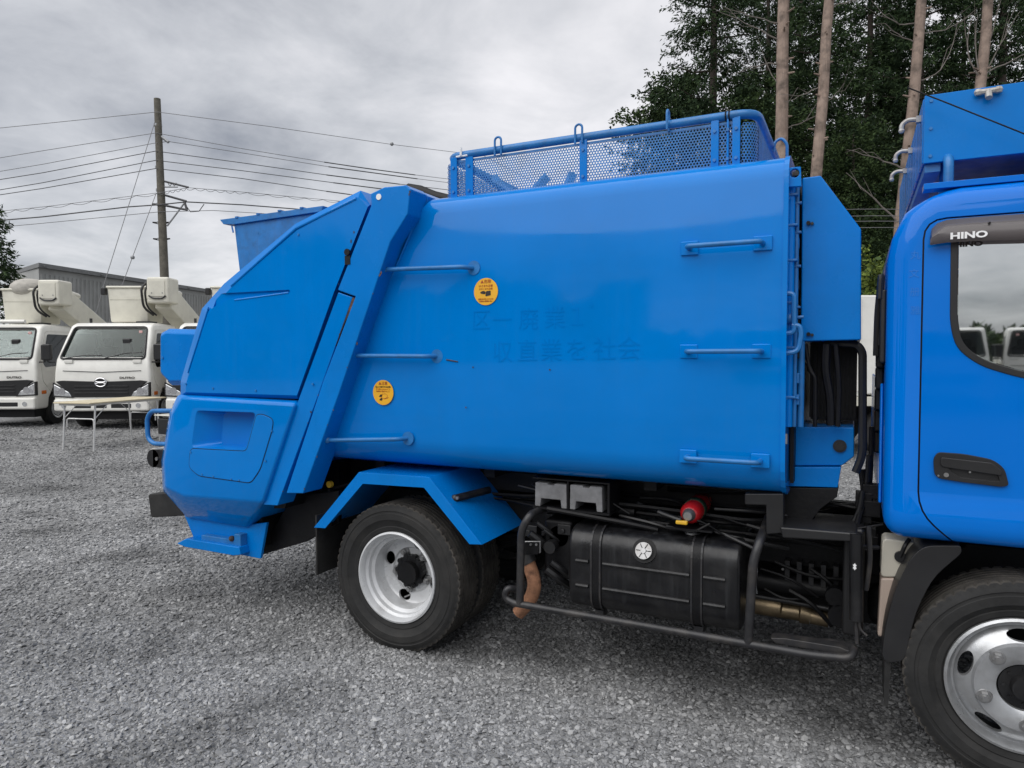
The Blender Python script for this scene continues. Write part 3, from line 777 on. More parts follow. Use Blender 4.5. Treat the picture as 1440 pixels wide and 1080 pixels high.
a = U3(1105, 617, .0); m = MB(); m.cyl(tuple(a + np.array([0, 0, -.02])), (0, 0, 1), .008, .04, 8); m.build('grease_nipple', steel, T)
# lower box, channel, plates
m = MB(); m.prism(PX([(1108, 600), (1201, 601), (1201, 642), (1184, 655), (1108, 655)], .24), .24, .6); m.build('control_box', blue_satin, T, bevel=.005)
x, z = U(1181, 627, .24)
m = MB(); m.cyl((x, .242, z), (0, -1, 0), .026, .012, 20); m.cyl((x, .232, z), (0, -1, 0), .017, .012, 16); m.build('box_plug', plastic, T)
m = MB(); m.prism(PX([(1106, 657), (1183, 657), (1178, 686), (1106, 684)], .22), .22, .5); m.build('subframe_channel', blue_satin, T, bevel=.004)
m = MB(); m.prism(PX([(1104, 686), (1179, 687), (1177, 699), (1154, 716), (1140, 734), (1098, 735), (1098, 690)], .21), .21, .3); m.build('front_plate', black, T, bevel=.003)
m = MB(); m.prism(PX([(1047, 694), (1102, 694), (1102, 750), (1077, 752), (1077, 711), (1047, 710)], .06), .06, .12); m.build('step_bracket', plastic, T, bevel=.006)
m = MB(); m.prism(PX([(1096, 741), (1206, 750), (1206, 763), (1100, 757)], .02), .02, .36); m.build('side_step', plastic, T, bevel=.008)
m = MB(); m.box((1.96, .36, 1.25), (2.14, 1.45, 1.60)); 
for i in range(12): m.box((1.955 + i * .016, .352, 1.26), (1.963 + i * .016, .362, 1.585))
m.build('oil_cooler', black, T)
m = MB(); m.tube([U3(1160, 481, .2), U3(1205, 484, .2), U3(1213, 495, .2), U3(1213, 640, .2), U3(1203, 664, .2)], .016, 8, .04); m.build('cooler_frame', plastic, T)
for pts_, r in ((((1162, 484), (1160, 520), (1168, 560), (1168, 598)), .016), (((1132, 484), (1138, 520), (1146, 530), (1146, 600)), .009), (((1120, 500), (1135, 510), (1141, 522)), .008), (((1175, 484), (1180, 540), (1178, 600)), .01)):
    m = MB(); m.tube([U3(a, b, .16) for a, b in pts_], r, 8, .06); m.build('hydraulic_hose', black, T)
m = MB(); m.tube([U3(1211, 660, .32), U3(1216, 700, .3), U3(1204, 742, .2)], .012, 8, .05); m.build('hydraulic_hose', black, T)
for i, (a, b, cc, d) in enumerate(((1196, 742, 1213, 690), (1203, 748, 1222, 640), (1212, 750, 1226, 600), (1207, 735, 1219, 660))):
    m = MB(); m.tube([U3(a, b, .25 + .05 * i), U3((a + cc) / 2 + 5, (b + d) / 2, .25 + .05 * i), U3(cc, d, .25 + .05 * i)], .010, 8, .05); m.build('engine_hose', plastic, T)
m = MB()
for i in range(7):
    random.seed(i); a = U3(1216 + random.uniform(-3, 10), 690 + i * 12, .3); s = random.uniform(.015, .035); m.box(tuple(a - s), tuple(a + s))
m.build('engine_fittings', black, T, bevel=.004)

# --- wheels of the garbage truck
def tyre(c, w=.205, R=.375, bead=.236, parent=None, n=240):
    side = [(bead, w * .42), (bead - .003, .022), (bead + .012, .008), (bead + .03, .004), (bead + .034, .0065), (R - .085, -.004), (R - .082, -.007), (R - .052, -.006), (R - .049, -.003), (R - .040, -.002), (R - .037, -.005),
            (R - .024, -.001), (R - .021, .002), (R - .006, .006)]
    shoulder = [(R, .0095), (R, .030)]
    mid = []
    for f in (.22, .36, .50, .64, .78):
        y = w * f; mid += [(R, y - .004), (R - .010, y - .0025), (R - .010, y + .0025), (R, y + .004)]
    half = side + shoulder
    prof = half + mid + [(r, w - y) for r, y in half[::-1]]
    L = len(prof); i0 = len(side) - 1; rings = []
    for i, (r, o) in enumerate(prof):
        ring_ = []; j = min(i, L - 1 - i)
        for k in range(n):
            q = r
            if j in (len(side) - 1, len(side)) and k % 4 == 0: q = r - .008
            if j == len(side) + 1 and k % 4 == 0: q = r - .003
            a = 2 * PI * (k + (.35 * ((k * 7919) % 13) / 13 - .17)) / n
            ring_.append((c[0] + q * math.cos(a), c[1] + o, c[2] + q * math.sin(a)))
        rings.append(ring_)
    rings.append(rings[0])
    m = MB(); m.loft(rings, False, True)
    o = m.build('tyre', rubber, parent); o.data.materials.append(tread)
    idx = [1 if i0 <= f // n < L - 1 - i0 else 0 for f in range(len(o.data.polygons))]
    o.data.polygons.foreach_set('material_index', idx); o.data.set_sharp_from_angle(angle=math.radians(28))
    return o
def rim_mesh(prof, c, holes):
    m = MB(); m.lathe(prof, c, 72); me = m.mesh('rim')
    cut = []
    for a, rad, la, lr in holes:
        k = MB(); cx_, cz_ = c[0] + rad * math.cos(a), c[2] + rad * math.sin(a)
        pts = []
        for t in np.linspace(0, 2 * PI, 20, endpoint=False):
            u, v = la * math.cos(t), lr * math.sin(t)          # u tangential, v radial
            pts.append((cx_ - u * math.sin(a) + v * math.cos(a), cz_ + u * math.cos(a) + v * math.sin(a)))
        k.prism(pts, c[1] - .1, c[1] + .3); cut.append(k.mesh('k'))
    return boolean(me, cut)
def nut(c, parent, r=.019, h=.024):
    m = MB(); m.tube([c, (c[0], c[1] - h * .35, c[2])], [r * 1.5, r * 1.25], 16); m.tube([(c[0], c[1] - h * .3, c[2]), (c[0], c[1] - h, c[2])], [r, r * .9], 6)
    m.tube([(c[0], c[1] - h, c[2]), (c[0], c[1] - h * 1.35, c[2])], r * .55, 10)
    m.build('wheel_nut', steel, parent)

RP_REAR = [(.001, .172), (.088, .172), (.116, .168), (.124, .158), (.165, .156), (.177, .148), (.182, .130), (.184, .095), (.187, .078), (.203, .068), (.207, .048), (.219, .038), (.224, .012), (.230, .0), (.2395, .004),
           (.2400, .016), (.231, .02), (.226, .045), (.213, .054), (.210, .074), (.194, .086), (.190, .14), (.184, .162), (.165, .168), (.130, .170), (.116, .182), (.001, .184)]
RP_FRONT = [(.001, .030), (.078, .030), (.082, -.004), (.105, -.016), (.150, -.017), (.157, -.004), (.172, .003), (.196, .016), (.208, .034), (.215, .034), (.222, .014), (.230, .0), (.2395, .004),
            (.2400, .016), (.231, .02), (.224, .05), (.205, .05), (.19, .032), (.16, .016), (.11, .004), (.09, .006), (.086, .04), (.001, .04)]
def wheel(name, c, front, mirrorY=False):
    hub_p = None
    m = MB(); m.cyl((c[0], c[1] + (.06 if front else .19), c[2]), (0, 1, 0), .05, .12, 16)
    w = m.build(name, black, T)
    tyre(c, R=.372 if front else .388, parent=w)
    if front:
        holes = [(math.radians(92 + 72 * k), .180, .048, .0205) for k in range(5)]
        r = place('rim', rim_mesh(RP_FRONT, c, holes), silver_metal, w, smooth=True)
        for k in range(5):
            a = math.radians(182 + 72 * k - 52); nut((c[0] + .127 * math.cos(a), c[1] - .011, c[2] + .127 * math.sin(a)), w)
        m = MB(); m.tube([(c[0], c[1] + .03, c[2]), (c[0], c[1] + .004, c[2])], [.078, .076], 32)
        m.tube([(c[0], c[1] + .006, c[2]), (c[0], c[1] - .022, c[2])], [.042, .038], 28)
        for k in range(8):
            a = 2 * PI * k / 8; m.cyl((c[0] + .06 * math.cos(a), c[1] + .006, c[2] + .06 * math.sin(a)), (0, -1, 0), .007, .008, 6)
        m.build('hub', black_gloss, w)
    else:
        holes = [(math.radians(161 + 90 * k), .150, .038, .029) for k in range(4)]
        r = place('rim', rim_mesh(RP_REAR, c, holes), silver, w, smooth=True)
        for k in range(5):
            a = math.radians(118 + 72 * k); nut((c[0] + .105 * math.cos(a), c[1] + .169, c[2] + .105 * math.sin(a)), w)
        m = MB(); m.tube([(c[0], c[1] + .175, c[2]), (c[0], c[1] + .136, c[2])], [.084, .082], 30)
        m.tube([(c[0], c[1] + .138, c[2]), (c[0], c[1] + .131, c[2])], [.048, .042], 24)
        for k in range(10):
            a = 2 * PI * k / 10; m.cyl((c[0] + .080 * math.cos(a), c[1] + .160, c[2] + .080 * math.sin(a)), (0, -1, 0), .014, .028, 10)
        m.build('hub', black_gloss, w)
        m = MB(); a = math.radians(262); p = np.array([c[0] + .14 * math.cos(a), c[1] + .16, c[2] + .14 * math.sin(a)])
        m.tube([p + np.array([.02, .02, .006]), p + np.array([-.012, -.03, -.006])], .0045, 6); m.build('valve_stem', steel, w)
        w2 = MB(); w2.cyl((c[0], c[1] + .25, c[2]), (0, 1, 0), .2, .12, 24); i2 = w2.build('inner_wheel', black, T)
        tyre((c[0], c[1] + .245, c[2]), R=.388, parent=i2)
    return w
wheel('wheel', (-.002, 0, .377), False)
wheel('wheel', (2.679, -.03, .371), True)
# far side wheels
for c in ((0, 1.255, .374), (0, 1.5, .374), (2.679, 1.52, .374)):
    m = MB(); m.cyl((c[0], c[1] + .1, c[2]), (0, 1, 0), .20, .06, 24); w = m.build('wheel', black, T); tyre(c, parent=w, n=60)

# --- chassis and underbody
for y in (.47, 1.15):
    m = MB(); m.box((-1.35, y, .56), (3.5, y + .07, .745)); m.build('chassis_rail', black, T, bevel=.01)
for x in (-1.2, -.55, .55, 1.2, 1.85, 2.3):
    m = MB(); m.box((x, .54, .58), (x + .08, 1.15, .72)); m.build('cross_member', black, T)
for x in (-.3, .4, .75, 1.25, 1.75):
    m = MB(); m.box((x, .24, .90), (x + .06, 1.48, .958)); m.build('subframe_bearer', black, T)
for y in (.42, 1.12):
    m = MB(); m.box((-1.0, y, .80), (1.9, y + .1, .90)); m.build('subframe', black, T)
m = MB(); m.tube([(0, .1, .374), (0, 1.6, .374)], .06, 14); m.sphere((0, .85, .374), .19, 18); m.build('rear_axle', black, T)
m = MB(); m.tube([(0, .85, .40), (2.1, .85, .58)], .045, 12); m.build('drive_shaft', black, T)
m = MB(); m.box((2.3, .55, .45), (3.4, 1.2, .95)); m.build('gearbox', black, T, bevel=.05)
for i in range(4):
    m = MB(); m.tube([(-.62, .5, .56 - i * .012), (-.2, .5, .455 - i * .012), (.2, .5, .455 - i * .012), (.62, .5, .58 - i * .012)], .018, 4, .15); m.build('leaf_spring', black, T)
m = MB(); m.box((.55, 1.2, .4), (1.9, 1.62, .8)); m.build('light_blocking_box', black, T, bevel=.03)  # added far-side box, stops light coming through under the body
m = MB(); m.box((-1.0, .3, .5), (-.62, 1.4, .9)); m.build('tail_cross_beam', black, T)
m = MB(); m.box((-.515, -.02, .33), (-.505, .42, .66)); m.build('mud_flap', rubber, T)
m = MB(); m.box((-.515, 1.28, .33), (-.505, 1.72, .66)); m.build('mud_flap', rubber, T)
x, z = U(464, 681, .12); m = MB(); m.cyl((x, .13, z), (0, -1, 0), .019, .02, 14); m.build('yellow_plug', yellow, T)
m = MB(); m.cyl((x, .14, z - .035), (0, -1, 0), .012, .03, 8); m.tube([(x, .14, z - .03), (x + .2, .2, z + .03), (x + .5, .3, z + .05)], .01, 6, .1); m.build('brake_hose', black, T)
random.seed(3)
for i in range(9):
    x0 = random.uniform(-.4, 1.6); y0 = random.uniform(.2, .42); z0 = random.uniform(.7, .9)
    m = MB(); m.tube([(x0, y0, z0), (x0 + random.uniform(.2, .5), y0 + .03, z0 + random.uniform(-.05, .02)), (x0 + random.uniform(.6, 1.0), y0 - .03, z0 - .02), (x0 + 1.1, y0 + .1, z0 + .02)], random.uniform(.006, .014), 6, .12)
    m.build('chassis_hose', black, T)

random.seed(9)
for i in range(14):
    x0 = random.uniform(.5, 1.9); y0 = random.uniform(.10, .34); z0 = random.uniform(.76, .90)
    m = MB(); m.tube([(x0, y0, z0), (x0 + random.uniform(.08, .2), y0 + random.uniform(-.03, .05), z0 + random.uniform(-.06, .03)), (x0 + random.uniform(.25, .4), y0 + .05, z0 + random.uniform(-.10, .02))], random.uniform(.004, .011), 6, .08)
    m.build('chassis_hose', (plastic, black, black)[i % 3], T)
for i in range(10):
    x0 = random.uniform(.62, .92); y0 = random.uniform(.12, .36); z0 = random.uniform(.42, .80); s_ = random.uniform(.012, .035)
    m = MB(); m.box((x0 - s_, y0 - s_, z0 - s_ * .7), (x0 + s_ * 1.3, y0 + s_, z0 + s_)); m.cyl((x0, y0 - s_, z0), (0, -1, 0), s_ * .4, .012, 8); m.build('valve_block', (plastic, black)[i % 2], T, bevel=.004)
# --- fuel tank with straps
tp = round_poly([(.05, .35), (.52, .35), (.52, .735), (.05, .735)], .10, 8)
m = MB(); m.prism(tp, .945, 1.715, 'X'); ft = m.build('fuel_tank', black_gloss, T, bevel=.018, seg=3)
def tank_rib(z0, x0, x1):
    k = MB(); k.tube([(x0, .047, z0), (x1, .047, z0)], .010, 8); k.build('tank_rib', black_gloss, ft)
for z in (.585, .470):
    tank_rib(z, .985, 1.045); tank_rib(z, 1.115, 1.505); tank_rib(z, 1.565, 1.655)
for x in (1.08, 1.535):
    k = MB(); k.prism(offset_poly(tp, .006), x - .026, x + .026, 'X'); k.build('tank_strap', black, ft, bevel=.003)
    for d in (-.021, .021):
        k = MB(); k.prism(offset_poly(tp, .0085), x + d - .004, x + d + .004, 'X'); k.build('strap_edge', pipe_grey, ft)
    k = MB(); k.box((x - .02, .1, .315), (x + .02, .16, .347)); k.build('strap_bolt', pipe_grey, ft)
cx_, cz_ = U(906, 776, .05); ax = Vector((0, -.94, .34)).normalized()
k = MB(); k.cyl((cx_, .066, cz_), ax, .054, .016, 24); k.build('filler_ring', black, ft)
k = MB(); k.cyl((cx_, .060, cz_), ax, .037, .026, 24); k.cyl(tuple(Vector((cx_, .060, cz_)) + ax * .024), ax, .012, .008, 12); k.build('filler_cap', steel, ft)
k = MB(); c0 = Vector((cx_, .060, cz_)) + ax * .027
for t in np.linspace(0, PI, 4)[:3]:
    sd = Vector((math.cos(t), .34 * math.sin(t), .94 * math.sin(t))); k.tube([c0 - sd * .034, c0 + sd * .034], .002, 4)
k.build('cap_ribs', black, ft)
gx = U(973, 766, .15)[0]; k = MB(); k.cyl((gx, .17, .737), (0, 0, 1), .036, .008, 20); k.cyl((gx, .17, .744), (0, 0, 1), .018, .012, 12); k.cyl((gx + .005, .165, .756), (0, 0, 1), .008, .014, 8); k.build('fuel_gauge', steel, ft)
k = MB(); k.cyl((U(885, 755, .2)[0], .22, .737), (0, 0, 1), .04, .03, 16); k.build('tank_neck', black, ft)

# --- side guard tubes
YG = -.02
m = MB(); m.tube([U3(727, 829, .02), U3(713, 826, YG), U3(709, 840, YG), U3(722, 848, YG), U3(1050, 905, YG), U3(1140, 921, YG), U3(1195, 926, YG), U3(1203, 912, .03), U3(1180, 905, .10), U3(1090, 898, .09)], .0165, 12, .035)
m.build('side_guard_rail', pipe_grey, T)
m = MB(); m.tube([U3(731, 848, YG), U3(733, 745, YG), U3(745, 724, YG + .01), U3(772, 712, .25)], .0185, 12, .07); m.build('side_guard_upright', pipe_grey, T)
m = MB(); m.tube([U3(1052, 904, YG), U3(1059, 790, YG), U3(1068, 762, YG + .02), U3(1082, 725, .25)], .0185, 12, .06); m.build('side_guard_upright', pipe_grey, T)
m = MB(); m.prism(PX([(1083, 897), (1105, 898), (1180, 910), (1200, 918), (1190, 922), (1090, 905)], .0), .0, .06); m.build('footplate', pipe_grey, T, bevel=.003)
for i, (xa, ya, xb, yb) in enumerate(((1070, 800, 1150, 840), (1090, 790, 1185, 815), (1110, 830, 1170, 880), (1075, 828, 1130, 842), (1140, 800, 1190, 850))):
    m = MB(); m.tube([U3(xa, ya, .36), U3((xa + xb) / 2, (ya + yb) / 2 + (8 if i % 2 else -8), .34), U3(xb, yb, .37)], .006 + .002 * (i % 3), 6, .1); m.build('wiring_loom', black, T)
m = MB()
for i in range(6): m.box((1.86 + i * .05, .40, .50), (1.88 + i * .05, .46, .60))
m.build('gearbox_fins', pipe_grey, T)
# clutter between wheel and tank
m = MB(); m.prism(PX([(737, 761), (760, 761), (760, 778), (737, 779)], .05), .05, .06); m.build('sensor_bracket', steel, T, bevel=.003)
m = MB(); m.prism(PX([(737, 763), (757, 763), (757, 779), (737, 780)], .04), .035, .048); o = m.build('bracket_plate', black, T)
for px in (746, 754):
    x, z = U(px, 766, .03); k = MB(); k.cyl((x, .036, z), (0, -1, 0), .006, .006, 8); k.build('bracket_rivet', steel, o)
m = MB(); m.tube([U3(741, 785, .12), U3(753, 820, .10), U3(747, 843, .10), U3(729, 862, .10)], .034, 14, .08); m.build('exhaust_tailpipe', rust, T)
m = MB(); m.tube([U3(738, 780, .12), U3(744, 792, .12)], .042, 14); m.build('exhaust_clamp', pipe_grey, T)
m = MB(); m.box((.78, .14, .45), (.93, .5, .74)); m.build('air_tank_bracket', black, T, bevel=.02)
m = MB(); m.tube([(.8, .3, .80), (1.2, .28, .78)], .03, 12); m.build('brake_servo', black, T)
m = MB(); m.box((1.72, .60, .30), (2.45, .64, .735)); m.build('dark_fill_panel', black, T)  # added black panel, covers bright ground so the underbody reads dark
m = MB(); m.cyl((.86, .2, .66), (0, -1, 0), .05, .06, 16); m.cyl((.84, .12, .62), (0, -1, 0), .03, .05, 12); m.build('air_dryer', plastic, T)
for px, py, r in ((755, 735, .012), (765, 745, .008), (745, 750, .02), (775, 790, .015), (768, 800, .02)):
    a = U3(px, py, .1); m = MB(); m.tube([a, a + np.array([.05, .02, -.04]), a + np.array([.08, .1, -.10])], r, 8, .03); m.build('brake_pipe', plastic, T)
m = MB(); m.tube([U3(770, 715, .1), U3(880, 735, .12), U3(925, 745, .15)], .013, 8, .1); m.build('chassis_conduit', black, T)
m = MB(); m.tube([U3(1020, 752, .1), U3(1070, 776, .1)], .008, 8); m.build('linkage_rod', pipe_grey, T)
# exhaust silencer and gearbox side behind the guard
def hcyl(name, pts, rs, Y, mat):
    m = MB(); m.tube([U3(a, b, Y) for a, b in pts], rs, 18); m.build(name, mat, T)
hcyl('silencer', ((1058, 849), (1098, 855), (1100, 858), (1124, 862), (1126, 862), (1140, 866)), [.045, .045, .036, .036, .045, .04], .42, brass)
hcyl('silencer_outlet', ((1140, 866), (1165, 871)), [.036, .036], .42, brass)
hcyl('gearbox_casing', ((1066, 815), (1120, 823), (1150, 828), (1180, 832)), [.05, .05, .04, .04], .44, black)
hcyl('exhaust_pipe', ((1060, 838), (1110, 846), (1165, 856)), [.012, .012, .012], .40, plastic)
m = MB(); a = U3(1182, 862, .35); m.cyl(tuple(a), (0, -1, 0), .05, .05, 14); a = U3(1175, 835, .35); m.cyl(tuple(a), (0, -1, 0), .04, .05, 12); m.build('starter_motor', black, T)
m = MB(); m.box((1.80, .46, .60), (2.3, .468, .80)); m.build('chassis_gusset', black, T)
m = MB(); m.box((1.75, 1.25, .30), (2.30, 1.6, .62)); m.build('dark_fill_box', black, T, bevel=.02)  # black block added on the far side to keep this gap dark
m = MB(); m.box((2.2, .55, .30), (3.2, 1.25, .5)); m.build('engine_sump', black, T, bevel=.05)
for px, py in ((1101, 800), (1110, 807), (1187, 778)):
    a = U3(px, py, .45); m = MB(); m.cyl(tuple(a), (0, -1, 0), .006, .006, 6); m.build('chassis_bolt', steel, T)
# step cylinder
m = MB(); a, b = U3(1204, 750, .03), U3(1204, 872, .03); m.tube([a, b], .024, 16); o = m.build('tilt_cylinder', black_gloss, T)
k = MB(); k.tube([b, U3(1205, 905, .03)], .008, 8); k.tube([U3(1208, 873, .02), U3(1209, 885, .02), U3(1219, 894, .02)], .005, 6, .02); k.build('cylinder_rod', pipe_grey, o)
k = MB(); q = U3(1202, 797, .005); k.prism([(q[0] + .008 * math.cos(t) * (1 if i % 3 else .4), q[2] + .014 * math.sin(t) * (1 if i % 2 else .6)) for i, t in enumerate(np.linspace(0, 2 * PI, 12, endpoint=False))], q[1], q[1] + .003); k.build('paint_splash', white_print, o)
m = MB(); m.tube([U3(1206, 768, .06), U3(1235, 770, .1)], .008, 8); m.tube([U3(1222, 740, .05), U3(1224, 790, .05), U3(1218, 830, .05)], .009, 8, .05); m.build('cab_tilt_pipes', pipe_grey, T)
m = MB(); m.box((2.10, .12, .40), (2.178, .3, .84)); m.build('air_intake_duct', plastic, T, bevel=.015)

# ================================================================== CAB
CY0, CY1 = -.05, 1.75
prof = [(2.235, .855), (2.235, 1.88), (2.248, 1.96), (2.288, 2.05), (2.36, 2.112), (2.46, 2.128), (3.32, 2.135), (3.50, 2.06), (3.76, 1.36), (3.86, 1.05), (3.87, .45), (3.17, .45), (3.13, .66), (3.02, .855)]
m = MB(); m.prism(prof, CY0, CY1); me = bevelled(m.mesh('cab'), .07, 5)
bm = bmesh.new(); bm.from_mesh(me)
for z in (1.035, .965):
    bmesh.ops.bisect_plane(bm, geom=bm.verts[:] + bm.edges[:] + bm.faces[:], plane_co=(0, 0, z), plane_no=(0, 0, 1))
for v in bm.verts:
    if v.co.z < .99 and v.co.y < .1: v.co.y -= .017
    if v.co.z < .99 and v.co.y > 1.6: v.co.y += .017
bm.to_mesh(me); bm.free()
inprof = offset_poly(prof, -.035)
m = MB(); m.prism(inprof, CY0 + .04, CY1 - .04); hollow = m.mesh('hollow')
win = round_poly([(2.432, 1.985), (2.435, 1.64), (2.455, 1.555), (2.525, 1.495), (2.65, 1.452), (3.30, 1.36), (3.50, 1.36), (3.30, 1.985)], .05)
def cutter_y(poly, a, b):
    k = MB(); k.prism(poly, a, b); return k.mesh('c')
front_cut = MB(); front_cut.prism([(CY0 + .13, 1.42), (CY1 - .13, 1.42), (CY1 - .2, 2.0), (CY0 + .2, 2.0)], 3.35, 4.2, 'X')
shell = boolean(me, [hollow, cutter_y(win, CY0 - .2, CY0 + .15), cutter_y(win, CY1 - .15, CY1 + .2), front_cut.mesh('c')])
door_out = [(2.347, 1.95), (2.347, .985), (2.36, .965), (2.535, .80), (3.02, .80), (3.14, .66), (3.40, .66), (3.62, 1.36), (3.36, 2.035), (2.44, 2.035)]
door_out = round_poly(door_out[:1] + door_out[1:], .06) if False else door_out
k0 = round_poly([(2.347, 2.012), (2.347, .965), (2.535, .79), (3.05, .79), (3.17, .62), (3.44, .62), (3.50, 1.36), (3.34, 2.012)], .07)
def door_cut(off, a, b):
    k = MB(); k.prism(offset_poly(k0, off), a, b); return k.mesh('d')
body = boolean(shell.copy(), [door_cut(.0045, CY0 - .2, CY0 + .2), door_cut(.0045, CY1 - .2, CY1 + .2)])
for a, b, nm in ((CY0 - .2, CY0 + .2, 'near'), (CY1 - .2, CY1 + .2, 'far')):
    d = boolean(shell.copy(), [door_cut(-.0015, a, b)], 'INTERSECT')
    dd = place('cab_door', d, blue_cab, T, smooth=True)
    if nm == 'near': door = dd
body.materials.clear()
cabo = place('cab', body, blue_cab, T, smooth=True)
m = MB(); m.prism(offset_poly(k0, .02), CY0 + .02, CY0 + .038); bk = m.mesh('b'); low_ = MB(); low_.box((2.0, -1, 0), (4.5, 1, .875)); bk2 = boolean(bk, [cutter_y(offset_poly(k0, -.03), CY0 - .1, CY0 + .2), low_.mesh('l')])
place('door_rubber_seal', bk2, plastic, cabo)
# window rubber, glass, visor
for y, p, s in ((CY0, door, 1), (CY1, None, -1)):
    par = door if s == 1 else T
    m = MB(); m.prism(offset_poly(win, .004), y - .004 * s, y + .02 * s); r = boolean(m.mesh('r'), [cutter_y(offset_poly(win, -.019), y - .1, y + .1)])
    place('window_rubber', r, plastic, par, bevel=.003)
    m = MB(); m.prism(offset_poly(win, -.022), y + .012 * s, y + .016 * s); m.build('window_glass', glass_side if s == 1 else glass, par)
m = MB(); rows = []
for px, yt, yb in ((1307.5, 336, 344), (1310, 322, 344.5), (1318, 314, 343), (1332, 309, 341), (1360, 306, 339.5), (1400, 303, 338), (1440, 300.5, 337), (1520, 294, 334), (1640, 285, 332)):
    t, b = U3(px, yt, -.055), U3(px, yb, -.085)
    rows.append([tuple(t), tuple(t * .45 + b * .55 + np.array([0, -.014, 0])), tuple(b)])
vs = [p for r in rows for p in r]; fs = []
for i in range(len(rows) - 1):
    for j in range(2): fs.append((i * 3 + j, i * 3 + j + 1, i * 3 + j + 4, i * 3 + j + 3))
m.add(vs, fs); vis = m.build('window_visor', smoke, door, smooth=True)
vis.modifiers.new('thick', 'SOLIDIFY').thickness = .003
x, z = U(1362, 331, -.09); text_part('visor_lettering', 'HINO', .030, white_print, x, -.0935, z, vis, 1.42, .0012)
x, z = U(1362, 343.5, CY0 + .01); text_part('lettering_reflection', 'HINO', .022, ink, x, CY0 + .0105, z, vis, 1.5, .001)  # dark copy painted on the glass as the visor lettering's reflection
x, z = U(1391, 314, -.07); m = MB(); m.cyl((x, -.072, z), (0, -1, 0), .004, .01, 8); m.build('visor_screw', black, vis)
# door handle
hp = round_poly(PX([(1312, 645), (1318, 635.5), (1355, 638), (1396, 646), (1412, 658), (1418, 682), (1408, 684), (1350, 677), (1314, 671)], CY0), .022)
m = MB(); m.prism(hp, CY0 - .012, CY0 + .02); rec = round_poly(PX([(1332, 655), (1400, 662), (1406, 677), (1350, 671), (1338, 663)], CY0), .012)
c = MB(); c.prism(rec, CY0 - .05, CY0 - .003); hh = place('door_handle', boolean(m.mesh('h'), [c.mesh('c')]), plastic, door, bevel=.003)
m = MB(); m.prism(round_poly(PX([(1322, 642), (1394, 650), (1408, 661), (1408, 668), (1334, 657), (1322, 655)], CY0), .01), CY0 - .020, CY0 - .008); m.build('handle_flap', plastic, hh, bevel=.004)
x, z = U(1330, 667, CY0); m = MB(); m.cyl((x, CY0 - .011, z), (0, -1, 0), .008, .005, 14); m.build('door_lock', steel, hh)
for px, py in ((1319, 668), (1363, 663)):
    x, z = U(px, py, CY0); m = MB(); m.cyl((x, CY0 - .005, z), (0, -1, 0), .0035, .012, 8); m.build('handle_screw', steel, hh)
# cab rear wall pressings, grille louvres
for i in range(9):
    y = .12 + i * .19; m = MB(); m.box((2.222, y, .95), (2.234, y + .09, 1.42)); m.build('rear_wall_rib', blue_cab, cabo, bevel=.006)
m = MB(); m.box((2.215, .05, 1.50), (2.236, .12, 1.78)); m.build('rear_air_intake', plastic, cabo, bevel=.008)
m = MB(); m.tube([U3(1238, 420, .06), U3(1240, 380, .06), U3(1234, 440, .1), U3(1232, 500, .12)], .012, 8, .04); m.build('rear_pillar_tube', plastic, cabo)
for i in range(6):
    a = U3(1236 - i * 1.2, 470 + i * 30, .10 + i * .03); m = MB(); m.box((2.205, a[1], a[2] - .05), (2.236, a[1] + .05, a[2] + .04)); m.build('cab_mount_fitting', black, cabo, bevel=.01)
# seats and steering wheel so the window has something behind it
for y in (.1, 1.05):
    m = MB(); m.box((2.45, y, 1.0), (2.95, y + .5, 1.15)); m.box((2.40, y, 1.15), (2.54, y + .5, 1.68)); m.build('seat', seat_m, cabo, bevel=.05, seg=3)
m = MB(); m.tube([(3.25 + .06 * math.sin(t), .35 + .2 * math.cos(t), 1.35 + .18 * math.sin(t)) for t in np.linspace(0, 2 * PI, 24, endpoint=False)], .014, 8, closed=True); m.build('steering_wheel', plastic, cabo)
m = MB(); m.box((3.35, .05, 1.0), (3.7, 1.65, 1.33)); m.build('dashboard', interior, cabo, bevel=.05)
m = MB(); m.add([(3.74, CY0 + .12, 1.40), (3.74, CY1 - .12, 1.40), (3.52, CY1 - .17, 2.01), (3.52, CY0 + .17, 2.01)], [(0, 1, 2, 3)]); ws = m.build('windscreen', glass, cabo); ws.modifiers.new('thick', 'SOLIDIFY').thickness = .006
for y in (.12, 1.38):
    m = MB(); m.box((3.862, y, .72), (3.885, y + .2, .86)); m.build('headlight', lamp_lens, cabo, bevel=.02)
m = MB(); m.box((3.85, .0, .42), (3.93, 1.7, .60)); m.build('front_bumper', white, T, bevel=.03)
# scuffed pale ghost letters on the rear pillar
for ch, px, py in (('丸', 1290, 359), ('文', 1288, 385), ('册', 1289, 411), ('雅', 1290, 437)):
    x, z = U(px, py, CY0 - .001); text_part('faded_pillar_lettering', ch, .034, ghost_light, x - .006, CY0 - .0006, z, cabo)

